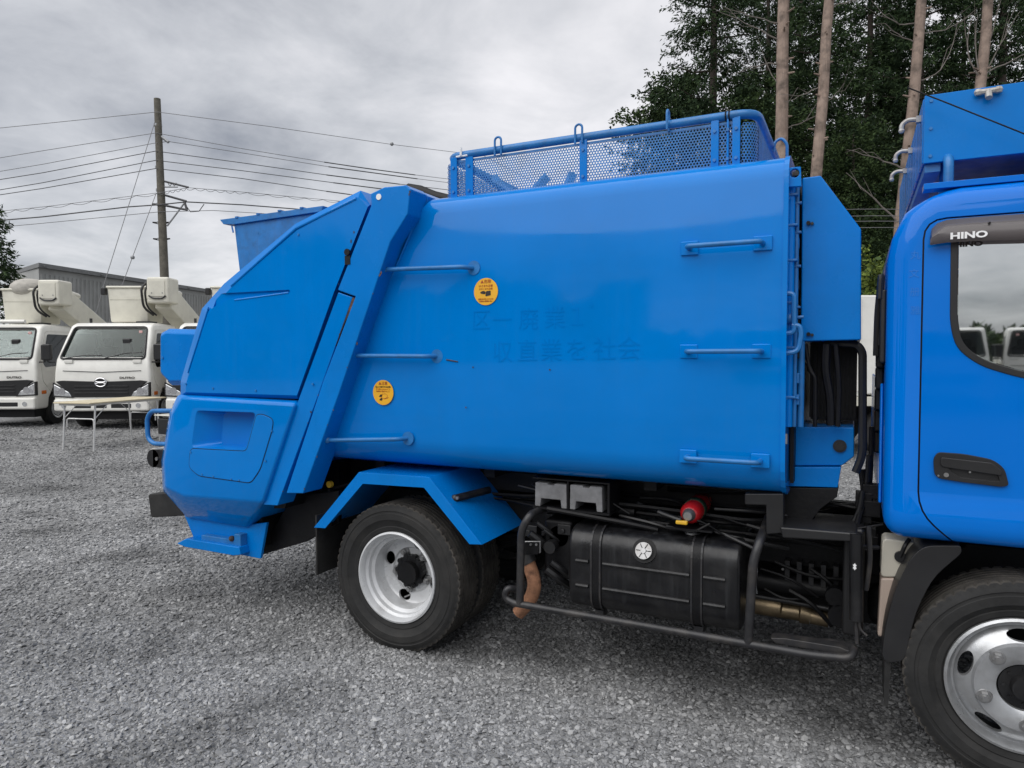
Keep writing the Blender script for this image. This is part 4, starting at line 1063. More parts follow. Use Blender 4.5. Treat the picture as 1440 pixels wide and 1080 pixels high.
# --- roof rack bar and sign box
bar = PX([(1304, 262), (1520, 246), (1520, 257), (1304, 272)], -.0)
m = MB(); m.box((2.345, -.01, 2.128), (3.3, .06, 2.150)); rb = m.build('roof_rack_bar', blue_cab, T, bevel=.002)
for px in (1317, 1355):
    x = U(px, 265, -.01)[0]; m = MB(); m.cyl((x, .02, 2.15), (0, 0, 1), .014, .004, 10); m.build('rusty_bolt', rust, rb)
m = MB(); m.tube([(2.425, .03, 2.15), (2.425, .03, 2.235), (2.425, .09, 2.262), (2.425, .16, 2.24), (2.425, .20, 2.15)], .017, 10, .04); m.build('rack_hoop', blue_dull, T)
m = MB(); m.tube([(3.1, .03, 2.15), (3.1, .03, 2.235), (3.1, .09, 2.262), (3.1, .16, 2.24), (3.1, .20, 2.15)], .017, 10, .04); m.build('rack_hoop', blue_dull, T)
BX0, BX1, BY0, BY1, BZ0, BZ1 = 2.343, 3.35, .05, 1.65, 2.236, 2.482
m = MB(); m.box((BX0 + .004, BY0, BZ0), (BX1, BY0 + .02, BZ1)); m.box((BX0 + .004, BY1 - .02, BZ0), (BX1, BY1, BZ1)); m.box((BX1 - .02, BY0 + .021, BZ0), (BX1, BY1 - .021, BZ1))
rbx = m.build('roof_box', blue_satin, T, bevel=.002)
for i in range(10):
    y = BY0 + .022 + i * .156; k = MB(); k.box((BX0, y, BZ0 + .004), (BX0 + .016, y + .148, BZ1 - .004)); k.build('roof_box_slat', blue_satin, rbx, bevel=.005)
m = MB(); m.box((BX0 + .02, BY0 + .021, BZ0 + .02), (BX1 - .021, BY1 - .021, BZ0 + .03)); m.build('roof_box_floor', blue_dull, rbx)
m = MB(); m.box((BX0 + .01, BY0 + .02, BZ0 - .03), (BX0 + .06, BY1 - .02, BZ0 - .001)); m.build('roof_box_beam', blue_dull, rbx)
for z in (2.46, 2.36, 2.26):
    m = MB(); m.cyl((BX0 + .025, BY0 + .001, z), (0, -1, 0), .006, .005, 8); m.build('rivet', blue_dull, rbx)
def rope_hook_white(p, d):
    p = Vector(p); d = Vector(d)
    m = MB(); m.tube([p, p + d * .04 + Vector((0, 0, .004)), p + d * .06 + Vector((0, 0, -.012)), p + d * .06 + Vector((0, 0, -.035))], .0085, 8, .02); m.sphere(tuple(p + d * .06 + Vector((0, 0, -.035))), .011, 8)
    m.box(tuple(p - Vector((.012, .012, .012))), tuple(p + Vector((.012, .012, .012)))); m.build('rope_hook', hook_m, rbx)
for y, z in ((.16, 2.43), (.62, 2.43), (1.0, 2.43)): rope_hook_white((BX0 - .004, y, z), (-1, 0, 0))
x, z = U(1389, 130, .05)
m = MB(); m.tube([(x - .03, .035, z), (x + .03, .035, z)], .010, 8); m.tube([(x, .035, z), (x, .02, z - .028)], .011, 8); m.sphere((x - .03, .035, z), .014, 8); m.sphere((x + .03, .035, z), .014, 8); m.build('rope_hook', hook_m, rbx)
m = MB(); m.tube([U3(1276, 123, -.02), U3(1330, 144, -.03), U3(1440, 188, -.04), U3(1600, 255, -.05)], .0026, 6); m.build('antenna', black, T)

# --- front mudguard, coolant tank
mg = PX([(1352, 767), (1300, 767), (1281, 783), (1258, 830), (1245, 880), (1240, 921), (1246, 931), (1272, 930), (1277, 905), (1288, 860), (1312, 812), (1352, 778)], -.02)
m = MB(); m.prism(round_poly(mg, .05, 4), -.025, .22); m.build('front_mudguard', plastic, T, bevel=.008)
m = MB(); m.prism(PX([(1244, 930), (1253, 930), (1249, 995), (1243, 990)], .0), .0, .2); m.build('mud_flap', rubber, T)
m = MB(); m.prism(round_poly(PX([(1241, 757), (1294, 764), (1290, 812), (1238, 812)], .12), .02), .12, .24); ct = m.build('coolant_tank', tank_white, T, bevel=.012, seg=3)
m = MB(); m.prism(PX([(1238.3, 813), (1290, 813), (1285, 900), (1234, 896)], .12), .122, .238); m.build('coolant_level', tank_pink, ct, bevel=.01)
x, z = U(1266, 783, .11); m = MB(); m.cyl((x, .118, z), (0, -1, 0), .021, .014, 14); m.tube([(x, .11, z), (x + .015, .10, z + .05), (x + .03, .12, z + .07)], .008, 8, .02); m.build('tank_cap', plastic, ct)

# ================================================================== LOOSE ITEMS CARRIED ON THE TRUCK
m = MB(); a, b = U(749, 671, .10), U(857, 722, .10)
m.box((a[0], .10, b[1] - .012), (b[0], .26, b[1] - .002)); m.box((a[0], .10, a[1] - .006), (b[0], .26, a[1])); m.box((b[0] - .01, .10, b[1]), (b[0], .26, a[1] - .007)); m.box((a[0], .255, b[1]), (b[0] - .011, .262, a[1] - .007))
m.box((U(797.5, 700, .1)[0], .10, b[1]), (U(799.5, 700, .1)[0], .25, a[1] - .007)); m.build('chock_holder', black, T)
for i, (p0, p1, lab) in enumerate(((752, 797, 'grey plastic wheel chock, the one nearer the rear wheel in its holder'), (801, 847, 'grey plastic wheel chock, the one nearer the fuel tank cap in its holder'))):
    xa, zt_ = U(p0, 678 + i * 3.5, .105); xb, zb_ = U(p1, 716 + i * 3.5, .105); zb_ = b[1] - .001; h = zt_ - zb_; w = xb - xa
    m = MB()
    m.prism([(xa, zb_), (xa + w * .17, zb_), (xa + w * .2, zb_ + h * .34), (xa + w * .8, zb_ + h * .34), (xa + w * .83, zb_), (xb, zb_), (xb - .002, zt_), (xa + w * .62, zt_), (xa + w * .6, zt_ - .008), (xa + w * .42, zt_ - .008), (xa + w * .4, zt_), (xa + .002, zt_)], .105, .235)
    o = m.build('wheel_chock', grey_plastic, bevel=.004)
    tag(o, lab, 'wheel chock', 'wheel chocks under the truck body')
fx = U3(969, 724, .10)
FE = thing('fire_extinguisher', (fx[0], .20, fx[2]), 'red fire extinguisher lying above the black fuel tank, its yellow lever towards us', 'fire extinguisher')
FE.scale = (.84, 1, .84)
m = MB(); m.lathe([(.001, 0.02), (.03, .02), (.045, .03), (.056, .055), (.057, .30), (.05, .33), (.001, .335)], (0, -.12, 0), 28); m.build('bottle', red, FE)
m = MB(); m.lathe([(.001, -.012), (.022, -.012), (.03, 0), (.034, .022), (.001, .024)], (0, -.12, 0), 20); m.build('neck', steel, FE)
m = MB(); m.box((-.055, -.16, -.04), (.005, -.135, -.02)); m.build('lever', yellow, FE, bevel=.006)
m = MB(); m.tube([(-.03, -.14, -.02), (-.08, -.13, -.012), (-.16, -.10, .0)], .012, 8, .03); m.build('hose', plastic, FE)
m = MB(); m.lathe([(.0585, .12), (.060, .122), (.060, .17), (.0585, .172)], (0, -.12, 0), 28); m.build('label_band', pbr('dark_green_band', (.02, .05, .03), .4), FE)
m = MB(); m.box((fx[0] - .1, .09, fx[2] - .068), (fx[0] + .1, .40, fx[2] - .06)); m.tube([(fx[0] - .1, .10, fx[2] - .06), (fx[0] + .02, .095, fx[2] - .075), (fx[0] + .09, .10, fx[2] - .03)], .006, 6, .03); m.build('extinguisher_cradle', black, T)

# ================================================================== WHITE BOOM TRUCKS
ink_pale = pbr('pale_pink_print', (.75, .45, .42), .5)
def boom_truck(loc, rotz, label, aerial=True, group=None):
    R = thing('boom_truck', loc, label, 'truck', group, rotz)
    pf = [(-1.62, .50), (-1.62, 2.19), (-1.52, 2.25), (-.58, 2.26), (-.43, 2.20), (-.03, 1.48), (.0, 1.2), (.03, .72), (.03, .40), (-.40, .40), (-.44, .62), (-.60, .84), (-1.10, .84), (-1.26, .64), (-1.28, .5)]
    m = MB(); m.prism(pf, -.98, .98); sh = bevelled(m.mesh('c'), .06, 3)
    m = MB(); m.prism(offset_poly([(-1.62, .95), (-1.62, 2.2), (-.58, 2.26), (-.43, 2.20), (-.03, 1.48), (.0, .95)], -.035), -.945, .945); hol = m.mesh('h')
    sw = round_poly([(-1.45, 2.04), (-1.45, 1.42), (-.80, 1.33), (-.30, 1.30), (-.25, 1.42), (-.57, 2.04)], .06)
    fc = MB(); fc.prism(round_poly([(-.89, 1.52), (.89, 1.52), (.85, 2.14), (-.85, 2.14)], .07), -.62, .6, 'X')
    cs = MB(); cs.prism(sw, -1.2, 1.2)
    sh = boolean(sh, [hol, cs.mesh('s'), fc.mesh('f')])
    # door seams cut as real grooves
    dl = round_poly([(-1.50, 2.10), (-1.50, .95), (-1.12, .70), (-.55, .70), (-.22, 1.0), (-.18, 1.45), (-.53, 2.10)], .05)
    k = MB()
    for y in (-1, 1):
        k.loft([[(x, y * 1.0, z) for x, z in offset_poly(dl, .007)], [(x, y * .965, z) for x, z in offset_poly(dl, .007)]])
    dcut = k.mesh('d'); k2 = MB()
    for y in (-1, 1):
        k2.loft([[(x, y * 1.02, z) for x, z in offset_poly(dl, -.007)], [(x, y * .95, z) for x, z in offset_poly(dl, -.007)]])
    dcut = boolean(dcut, [k2.mesh('e')])
    sh = boolean(sh, [dcut]); sh.materials.clear()
    def taper(me):
        for v in me.vertices:
            if v.co.z > 1.3: v.co.y *= 1 - (v.co.z - 1.3) * .14
    taper(sh)
    cab_ = place('cab', sh, white, R, smooth=True)
    for y in (-.965, .96):
        m = MB(); m.prism(offset_poly(sw, .01), y, y + .005); taper(m.build('side_window', glass_dark, cab_).data)
    m = MB(); m.add([(-.068, -.90, 1.50), (-.068, .90, 1.50), (-.435, .86, 2.16), (-.435, -.86, 2.16)], [(0, 1, 2, 3)]); w = m.build('windscreen', glass, cab_); taper(w.data); w.modifiers.new('t', 'SOLIDIFY').thickness = .006
    # rubber surround of the windscreen
    m = MB(); m.tube([(-.02, -.89, 1.49), (-.02, .89, 1.49), (-.405, .86, 2.165), (-.405, -.86, 2.165)], .022, 6, .09, closed=True); taper(m.build('windscreen_rubber', plastic, cab_).data)
    # grille mask, headlights, bumper
    m = MB(); m.prism([(-.93, 1.02), (-.80, 1.04), (-.2, 1.02), (.2, 1.02), (.80, 1.04), (.93, 1.02), (.62, .74), (.60, .69), (-.60, .69), (-.62, .74)], .0, .050, 'X'); gr = m.build('grille', plastic, R, bevel=.01)
    for z in (.76, .83, .90):
        k = MB(); k.box((.05, -.55, z), (.062, .55, z + .03)); k.build('grille_bar', plastic, gr, bevel=.004)
    for s in (-1, 1):
        m = MB(); m.prism([(s * .965, .97), (s * .965, .72), (s * .60, .70), (s * .66, .80)], -.03, .060, 'X'); h = m.build('headlight', lamp_lens, R, bevel=.02)
        k = MB(); k.prism(offset_poly([(s * .965, .97), (s * .965, .72), (s * .60, .70), (s * .66, .80)], .018), -.03, .048, 'X'); k.build('headlight_bezel', plastic, h)
        k = MB(); k.cyl((.056, s * .80, .82), (1, 0, 0), .07, .010, 14); k.cyl((.056, s * .90, .80), (1, 0, 0), .04, .010, 12); k.build('lamp_reflector', chrome, h)
        m = MB(); m.box((-.32, s * .978 - .01, .72), (-.16, s * .978 + .012, .80)); m.build('side_indicator', orange, R, bevel=.015)
        m = MB(); m.cyl((.065, s * .76, .52), (1, 0, 0), .05, .02, 14); m.build('fog_lamp', lamp_lens, R)
        m = MB(); m.tube([(-.16, s * .95, 1.42), (-.05, s * 1.14, 1.42), (-.05, s * 1.14, 1.55)], .015, 6, .05); mm = m.build('mirror_arm', plastic, R)
        k = MB(); k.box((-.12, s * 1.15 - .09, 1.46), (-.02, s * 1.15 + .09, 1.80)); k.build('mirror', plastic, mm, bevel=.03)
        m = MB(); m.box((-.10, s * .70 - .07, 1.40), (.008, s * .70 + .10, 1.47)); m.build('wiper_cowl', white, R, bevel=.01)
    m = MB(); m.box((-.12, -.97, .40), (.075, .97, .655)); bp_ = m.build('bumper', white, R, bevel=.045, seg=3)
    for a, b in ((-.55, -.2), (-.12, .12), (.2, .62)):
        k = MB(); k.box((.055, a, .46), (.078, b, .56)); k.build('bumper_intake', plastic, bp_, bevel=.02)
    m = MB(); m.box((-.6, -.85, .22), (-.1, .85, .40)); m.build('under_guard', black, R)
    # emblem: oval with a double bar
    m = MB(); m.tube([(.068, .115 * math.cos(t), 1.0 + .088 * math.sin(t)) for t in np.linspace(0, 2 * PI, 28, endpoint=False)], .013, 8, closed=True)
    m.tube([(.07, -.10, 1.022), (.07, -.045, 1.008), (.07, .045, 1.008), (.07, .10, 1.022)], .009, 6); m.tube([(.07, -.10, .978), (.07, -.045, .992), (.07, .045, .992), (.07, .10, .978)], .009, 6)
    em = m.build('emblem', chrome, R); k = MB(); k.prism([(.11 * math.cos(t), 1.0 + .083 * math.sin(t)) for t in np.linspace(0, 2 * PI, 28, endpoint=False)], .03, .062, 'X'); k.build('emblem_ground', plastic, em)
    text_part('model_lettering', 'DUTRO', .062, ink, .024, .52, 1.09, R, 1.45, .002, 'X')
    m = MB(); m.tube([(.004, -.80, 1.24), (.01, 0, 1.21), (.004, .80, 1.24)], .006, 5); m.build('panel_seam', black, R)
    # wipers, inspection sticker, interior
    m = MB(); m.tube([(.0, .05, 1.50), (-.02, .45, 1.60), (-.03, .80, 1.62)], .010, 5); m.tube([(.0, -.75, 1.50), (-.02, -.4, 1.56), (-.02, .0, 1.56)], .010, 5); m.build('wiper', plastic, R)
    m = MB(); m.box((-.37, .60, 2.03), (-.363, .67, 2.09)); m.build('inspection_sticker', ink_pale, R)
    for y in (-.70, .25):
        m = MB(); m.box((-1.15, y, 1.0), (-.75, y + .45, 1.2)); m.box((-1.22, y, 1.2), (-1.10, y + .45, 1.75)); m.box((-1.2, y + .12, 1.75), (-1.12, y + .33, 1.95)); m.build('seat', seat_m, R, bevel=.04)
    m = MB(); m.box((-.45, -.9, 1.05), (-.06, .9, 1.40)); m.build('dashboard', interior, R, bevel=.04)
    m = MB(); m.tube([(-.52 + .06 * math.sin(t), -.45 + .2 * math.cos(t), 1.50 + .15 * math.sin(t)) for t in np.linspace(0, 2 * PI, 20, endpoint=False)], .014, 6, closed=True); m.build('steering_wheel', plastic, R)
    m = MB(); m.box((-.36, .30, 1.40), (-.24, .48, 1.92)); m.build('monitor', plastic, R, bevel=.03)
    # wheels
    for x in (-.85, -3.7):
        for s in (-1, 1):
            k = MB(); k.cyl((x, s * .72, .37), (0, s, 0), .20, .14, 20); wh = k.build('wheel', black, R)
            t = MB(); pr = [(.22, .0), (.24, -.01), (.33, -.01), (.36, .012), (.372, .03), (.372, .17), (.36, .19), (.33, .2), (.22, .2)]
            t.lathe(pr, (x, s * .80 - .1 , .372), 40); t.build('tyre', rubber, wh)
            t = MB(); t.lathe([(.001, 0), (.08, 0), (.10, .02), (.17, .03), (.2, .0), (.225, -.005), (.225, .02), (.001, .06)] if s < 0 else [(.001, .06), (.225, .04), (.225, .065), (.2, .06), (.17, .03), (.10, .04), (.08, .06), (.001, .06)], (x, s * .80 + (-.115 if s < 0 else .055), .372), 30); t.build('rim', silver, wh)
            k = MB(); k.cyl((x, s * .91, .372), (0, s, 0), .07, .03, 16); k.build('hub', black, wh)
    for y in (-.4, .3):
        m = MB(); m.box((-5.2, y, .55), (-1.3, y + .1, .75)); m.build('chassis_rail', black, R)
    m = MB(); m.box((-5.2, -.97, .78), (-1.80, .97, .92)); m.build('deck', cream, R, bevel=.01)
    for s in (-1, 1):
        for x in (-4.9, -3.2, -2.55):
            m = MB(); m.box((x, s * .97 - (.35 if s > 0 else 0), .925), (x + .58, s * .97 + (.35 if s < 0 else 0), 1.45)); lk = m.build('locker', white, R, bevel=.015)
            k = MB(); k.box((x + .22, s * .972 - .006, 1.2), (x + .36, s * .972 + .006, 1.25)); k.build('locker_latch', steel, lk)
    if aerial:
        m = MB(); m.tube([(-3.4, .3, .92), (-3.4, .3, 1.9)], .32, 16); m.box((-3.8, .05, 1.9), (-3.1, .95, 2.35)); m.build('turret', cream, R, bevel=.03)
        # boom: two telescoping box sections and the head
        def beam(a, b, w, h, name, mat, bv):
            a, b = Vector(a), Vector(b); t = (b - a).normalized(); sd = Vector((0, 1, 0)); up = t.cross(sd).normalized()
            if up.z < 0: up = -up
            k = MB(); rings = [[p + sd * (w / 2 * i) + up * (h / 2 * j) for i, j in ((-1, -1), (1, -1), (1, 1), (-1, 1))] for p in (a, b)]
            k.loft(rings); return k.build(name, mat, R, bevel=bv)
        beam((-1.1, .82, 2.86), (-4.4, .62, 1.62), .36, .54, 'boom', cream, .03)
        beam((-.75, .82, 2.97), (-1.8, .77, 2.80), .22, .30, 'inner_boom', cream, .02)
        m = MB(); m.box((-1.25, .60, 2.70), (-.72, 1.08, 3.27)); hd = m.build('boom_head', cream, R, bevel=.05, seg=3)
        k = MB(); k.box((-.722, .66, 2.84), (-.705, 1.0, 3.20)); k.build('head_cover', cream, hd, bevel=.03)
        k = MB(); k.tube([(-.70, .66, 2.86), (-.695, .75, 2.80), (-.695, .95, 2.80), (-.70, 1.02, 2.86)], .018, 6, .04); k.build('head_rim', plastic, hd)
        for y, z in ((.72, 2.92), (.95, 2.92)):
            k = MB(); k.cyl((-.705, y, z), (1, 0, 0), .012, .01, 8); k.build('head_bolt', steel, hd)
        m = MB(); m.tube([(-.95, .55, 3.2), (-.8, .45, 3.05), (-.85, .47, 2.6), (-1.0, .62, 2.45)], .026, 7, .2); m.tube([(-.98, .58, 3.2), (-.85, .50, 3.0), (-.9, .52, 2.62), (-1.05, .66, 2.45)], .02, 7, .2); m.build('boom_hose', plastic, R)
        m = MB(); m.tube([(-1.35, .80, 3.06), (-2.0, .76, 3.00)], .07, 10); m.build('level_cylinder', cream, R)
        # bucket with rim, ribs and control box
        m = MB(); m.loft([[(-1.80, -.36, 2.30), (-1.06, -.36, 2.30), (-1.06, .46, 2.30), (-1.80, .46, 2.30)], [(-1.82, -.40, 3.08), (-1.02, -.40, 3.08), (-1.02, .50, 3.08), (-1.82, .50, 3.08)]]); bme = bevelled(m.mesh('b'), .04, 2)
        c = MB(); c.loft([[(-1.76, -.32, 2.38), (-1.10, -.32, 2.38), (-1.10, .42, 2.38), (-1.76, .42, 2.38)], [(-1.78, -.36, 3.2), (-1.06, -.36, 3.2), (-1.06, .46, 3.2), (-1.78, .46, 3.2)]])
        bk_ = boolean(bme, [c.mesh('c')]); bk_.materials.clear(); bo = place('bucket', bk_, cream, R, smooth=True)
        k = MB(); k.tube([(-1.83, -.41, 3.075), (-1.01, -.41, 3.075), (-1.01, .51, 3.075), (-1.83, .51, 3.075)], .028, 6, .06, closed=True); k.build('bucket_rim', cream, bo)
        k = MB(); k.box((-1.045, -.36, 2.80), (-1.025, .46, 2.83)); k.build('bucket_rib', cream, bo)
        k = MB(); k.box((-1.1, -.52, 2.9), (-.98, -.42, 3.06)); k.build('bucket_control', plastic, bo, bevel=.02)
        m = MB()
        for y in (-.2, .0, .2, .4): m.tube([(-1.3, y, 2.255), (-1.3, y, 2.40)], .010, 5)
        m.tube([(-1.3, -.25, 2.39), (-1.3, .45, 2.40)], .010, 5); m.build('boom_rest', plastic, R)
        m = MB(); m.tube([(-1.0, -.75, 2.26), (-1.0, -.75, 2.38)], .03, 8); m.box((-1.15, .30, 2.258), (-.85, .62, 2.31)); m.build('roof_lamp', plastic, R)
    return R
ROW = math.atan2(-(.897 * .9994 - .440 * .035), -(-.440 * .9994 - .898 * .035))
BG = 'white boom trucks in the row behind'
bt = boom_truck(FLOOR(143, 14.6), ROW, 'white boom truck behind the folding table, its whole front in view', True, BG)
b1 = copy_tree(bt); b1.location = FLOOR(-15, 15.1); b1['label'] = 'white boom truck cut by the picture edge, beside the whole white truck'
b3 = copy_tree(bt); b3.location = FLOOR(299, 14.7); b3['label'] = 'white boom truck mostly hidden behind the blue tailgate, cream bucket showing above'
m = MB(); m.sphere((-1.35, .05, 3.1), .42, 16)
o = m.build('canvas_cover', pbr('canvas', (.42, .40, .36), .9, 0, .2, 8, .6, 9), b1); o.scale = (1, 1, .6); o.location = (0, 0, 1.25)
m = MB(); m.tube([(-.35, -1.0, 2.31), (-.35, .55, 2.31)], .045, 10); m.build('roof_tube', white, b1)
keep = {'boom', 'inner_boom', 'boom_head', 'bucket', 'turret', 'boom_hose', 'level_cylinder', 'boom_rest', 'roof_lamp'}
def plain_copy(loc, rz, label, group=None):
    c = bt.copy(); COL.objects.link(c)
    for ch in bt.children:
        if ch.name.split('.')[0] in keep: continue
        copy_tree(ch, c)
    c.name = 'parked_truck'; c.location = loc; c.rotation_euler = (0, 0, rz); c['label'] = label
    if group: c['group'] = group
    elif 'group' in c: del c['group']
    return c
pg = plain_copy(tuple(np.array(FLOOR(1185, 11.2)) - np.array([.898, .440, 0]) * 3.4), math.atan2(-.44, -.898), 'white box truck glimpsed through the gap between the blue cab and the blue cabinet')
m = MB(); m.box((-5.2, -.975, .95), (-1.72, .975, 2.40)); m.build('box_body', white, pg, bevel=.03)
for x in (-4.6, -3.9, -3.2, -2.5):
    m = MB(); m.box((x, -.99, 1.0), (x + .05, -.976, 2.35)); m.build('body_rib', white, pg)
    m = MB(); m.box((x, .976, 1.0), (x + .05, .99, 2.35)); m.build('body_rib', white, pg)
for x in (-1.8, .5, 2.8, 5.1):
    plain_copy((x + 1.5, -18.5 - .2 * x, 0), PI / 2 + .1, 'white truck standing across the yard, mirrored in the cab window', 'white trucks across the yard')

# ================================================================== FOLDING TABLE
def camrel(l, d): 
    p = CAM_POS + np.array([0.8978, 0.4403, 0]) * l + np.array([-0.4404, 0.8978, 0]) * d; return np.array([p[0], p[1], 0.0])
A, B = camrel(-7.35, 11.5), camrel(-6.76, 11.35); L = camrel(.34, 1.30) - camrel(0, 0); Wd = B - A
TB = thing('folding_table', tuple((A + B) / 2 + L / 2), 'pale folding table on thin metal legs in front of the whole white truck', 'folding table')
o0 = np.array(TB.location); zt_ = .775
def tp_(p, z): q = np.array(p) - o0; return (q[0], q[1], z)
c4 = [A - L * .12 - Wd * .1, B - L * .12 + Wd * .1, B + L * 1.12 + Wd * .1, A + L * 1.12 - Wd * .1]
m = MB(); m.prism([tuple((p - o0)[:2]) for p in c4], zt_, zt_ + .022, 'Z'); m.build('table_top', table_top, TB, bevel=.006)
m = MB(); m.prism([tuple((p - o0)[:2]) for p in [A - L * .08, B - L * .08, B + L * 1.08, A + L * 1.08]], zt_ - .035, zt_ - .001, 'Z'); m.build('table_frame', table_leg, TB)
for P_, s in ((A, 1), (B, 1), (A + L, -1), (B + L, -1)):
    m = MB(); m.tube([tp_(P_ - L * .04 * s, 0), tp_(P_, zt_ - .03)], .0145, 8); m.tube([tp_(P_ - L * .03 * s, .50), tp_(P_ + L * .18 * s, zt_ - .03)], .007, 6); m.build('leg', table_leg, TB)
for P_ in (A, A + L):
    m = MB(); m.tube([tp_(P_ + Wd * .06, .38), tp_(P_ + Wd * .06, .52), tp_(P_ + Wd * .94, .52), tp_(P_ + Wd * .94, .38)], .011, 8, .05); m.build('leg_brace', table_leg, TB)

# ================================================================== SHED
K0, K1, K2 = (np.array(FLOOR(18, 40.0)), np.array(FLOOR(58, 36.5)), np.array(FLOOR(300, 51.5)))
SH = thing('warehouse', tuple(K1), 'long grey corrugated shed behind the white trucks', 'warehouse')
H = 6.15
back = K0 + (K2 - K1)
m = MB(); m.prism([tuple((p - K1)[:2]) for p in (K0, K1, K2, back)], 0, H - .01, 'Z'); m.build('wall', shed_wall, SH)
d = (K2 - K1); Ln = np.linalg.norm(d); d = d / Ln; nrm = np.array([d[1], -d[0], 0]);
if np.dot(nrm, CAM_POS - K1) < 0: nrm = -nrm
m = MB()
for i in range(int(Ln / .30)):
    p = d * (i * .30 + .08); q = d * (i * .30 + .22)
    m.prism([tuple((p + nrm * .004)[:2]), tuple((q + nrm * .004)[:2]), tuple((q - d * .03 + nrm * .05)[:2]), tuple((p + d * .03 + nrm * .05)[:2])], .1, H - .3, 'Z')
o = m.build('wall_ribs', shed_wall, SH); o['kind'] = 'stuff'
m = MB(); m.prism([tuple((p - K1 + e)[:2]) for p, e in ((K0, nrm * 0), (K1, nrm * .25 - d * .25), (K2, nrm * .25 + d * .3), (back, d * .3))], H, H + .22, 'Z'); m.build('roof', shed_roof, SH)
m = MB()
for i in range(0, int(Ln), 4): 
    p = d * i; m.prism([tuple((p + nrm * .26)[:2]), tuple((p + d * .2 + nrm * .26)[:2]), tuple((p + d * .2 + nrm * .36)[:2]), tuple((p + nrm * .36)[:2])], H + .05, H + .12, 'Z')
m.build('gutter_brackets', shed_roof, SH)

# ================================================================== UTILITY POLE AND WIRES
PD = 30.0
def pw(px, py, dd=PD): return AT(px, py, dd)
ptop, pmid = pw(221, 139), pw(231.5, 395)
axis = (pmid - ptop) / (ptop[2] - pmid[2]); pbase = ptop + axis * ptop[2]
UPO = thing('utility_pole', tuple(pbase), 'tall grey concrete utility pole behind the white trucks', 'utility pole')
def pl(p): return np.array(p) - pbase
m = MB(); m.tube([pl(pbase), pl(ptop)], [.205, .135], 16); m.build('pole_shaft', concrete, UPO)
def on_pole(z): return np.array([ptop[0], ptop[1], 0]) + axis * (ptop[2] - z) + np.array([0, 0, z])
rightv = np.array([0.898, 0.440, 0])
for i, z in enumerate(np.arange(3.2, 8.6, .55)):
    s = 1 if i % 2 else -1; p = pl(on_pole(z)); m = MB(); m.tube([p, p + rightv * .36 * s], .012, 5); m.build('step_bolt', galv, UPO)
for py in (157.5, 187, 203, 213, 226, 237.5):
    zc = pw(221, py)[2]; p = pl(on_pole(zc)); k = MB(); k.tube([p - np.array([0, 0, .05]), p + np.array([0, 0, .05])], .165, 12); o = k.build('pole_band', galv, UPO)
    if py > 210:
        for s in (-1, 1):
            k = MB(); k.tube([p + rightv * .14 * s, p + rightv * .36 * s + np.array([0, 0, .03])], [.05, .03], 8); k.build('insulator', black, o)
for py in (270, 276, 288, 297):
    zc = pw(226, py)[2]; p = pl(on_pole(zc)); k = MB(); k.tube([p - np.array([0, 0, .06]), p + np.array([0, 0, .06])], .18, 12); k.build('pole_band', black, UPO)
def bracket(pts, r, mat): m = MB(); m.tube([pl(pw(*q)) for q in pts], r, 6); return m.build('pole_bracket', mat, UPO)
bracket(((224, 190), (237, 200)), .07, galv)
bracket(((231, 255), (265, 263.5)), .045, wire_m); bracket(((231, 263), (250, 263)), .03, galv)
for a, b in ((236, 239), (239, 242), (242, 245), (245, 248)): bracket(((a, 262 if a % 2 else 257), (b, 257 if a % 2 else 262)), .018, galv)
bracket(((232, 274.5), (262, 283)), .05, wire_m); bracket(((232, 289), (262, 295)), .05, wire_m); bracket(((235, 318), (262, 282)), .035, galv); bracket(((259, 282), (263, 296)), .05, wire_m)
m = MB(); m.tube([pl(pw(*q)) for q in ((258, 284), (268, 298), (280, 297), (287, 287))], .018, 6); m.build('cable_loop', wire_m, UPO)
WG = 'overhead wires on the utility pole'
def sagged(pts, n=10):
    out = []
    for i in range(len(pts) - 1):
        for k in range(n):
            t = k / n; out.append(np.array(pts[i]) * (1 - t) + np.array(pts[i + 1]) * t)
    out.append(np.array(pts[-1])); return out
P2D = 62.0
P2 = np.array(FLOOR(985, P2D))
def extended(pts):
    """carry a measured span on to the next pole and out past the yard on the other side"""
    (xa, ya, da), (xb, yb, db) = pts[0], pts[1]
    first = (xa - 420, ya + (ya - yb) / (xb - xa) * 420 * .9, 34)
    za = AT(*pts[2 if len(pts) > 3 else 1])[2]
    x1, y1, d1 = pts[-1]
    end = P2 + np.array([0, 0, max(6.2, za - 1.2)])
    p1 = pw(x1, y1, d1)
    mid = [p1 * (1 - t) + end * t + np.array([0, 0, -1.1 * t * (1 - t) * 2]) for t in (.25, .5, .75)]
    return [pw(*first)] + [pw(*q) for q in pts] + mid + [end]
def wire(pts, r, label, mat=wire_grey, name='power_line'):
    m = MB(); m.tube([pw(*q) for q in pts] if name == 'stay_wire' else extended(pts), r, 5); o = m.build(name, mat); tag(o, label, 'wire', WG); return o
def sleeve(o, pts, r=.026):
    m = MB(); m.tube([pw(*q) for q in pts], r, 6); m.build('insulating_sleeve', wire_m, o)
R_ = .0135
o = wire(((-60, 186, 30), (60, 174, 30), (221, 157.5, 29.8), (380, 178, 32), (550, 203, 36), (680, 219, 39)), R_, 'topmost thin wire, fixed just under the pole tip')
m = MB(); m.sphere(tuple(pw(551, 202.5, 36)), .10, 10); m.build('marker_ball', galv, o)
o = wire(((-60, 232, 30), (60, 212, 30), (219, 187, 29.8), (340, 209, 32), (456, 228, 34), (584, 246, 37), (680, 258, 39)), R_, 'second wire from the pole tip, sleeved in black near the roof guard'); sleeve(o, ((456, 228, 34), (520, 237.5, 35.5), (584, 246, 37)))
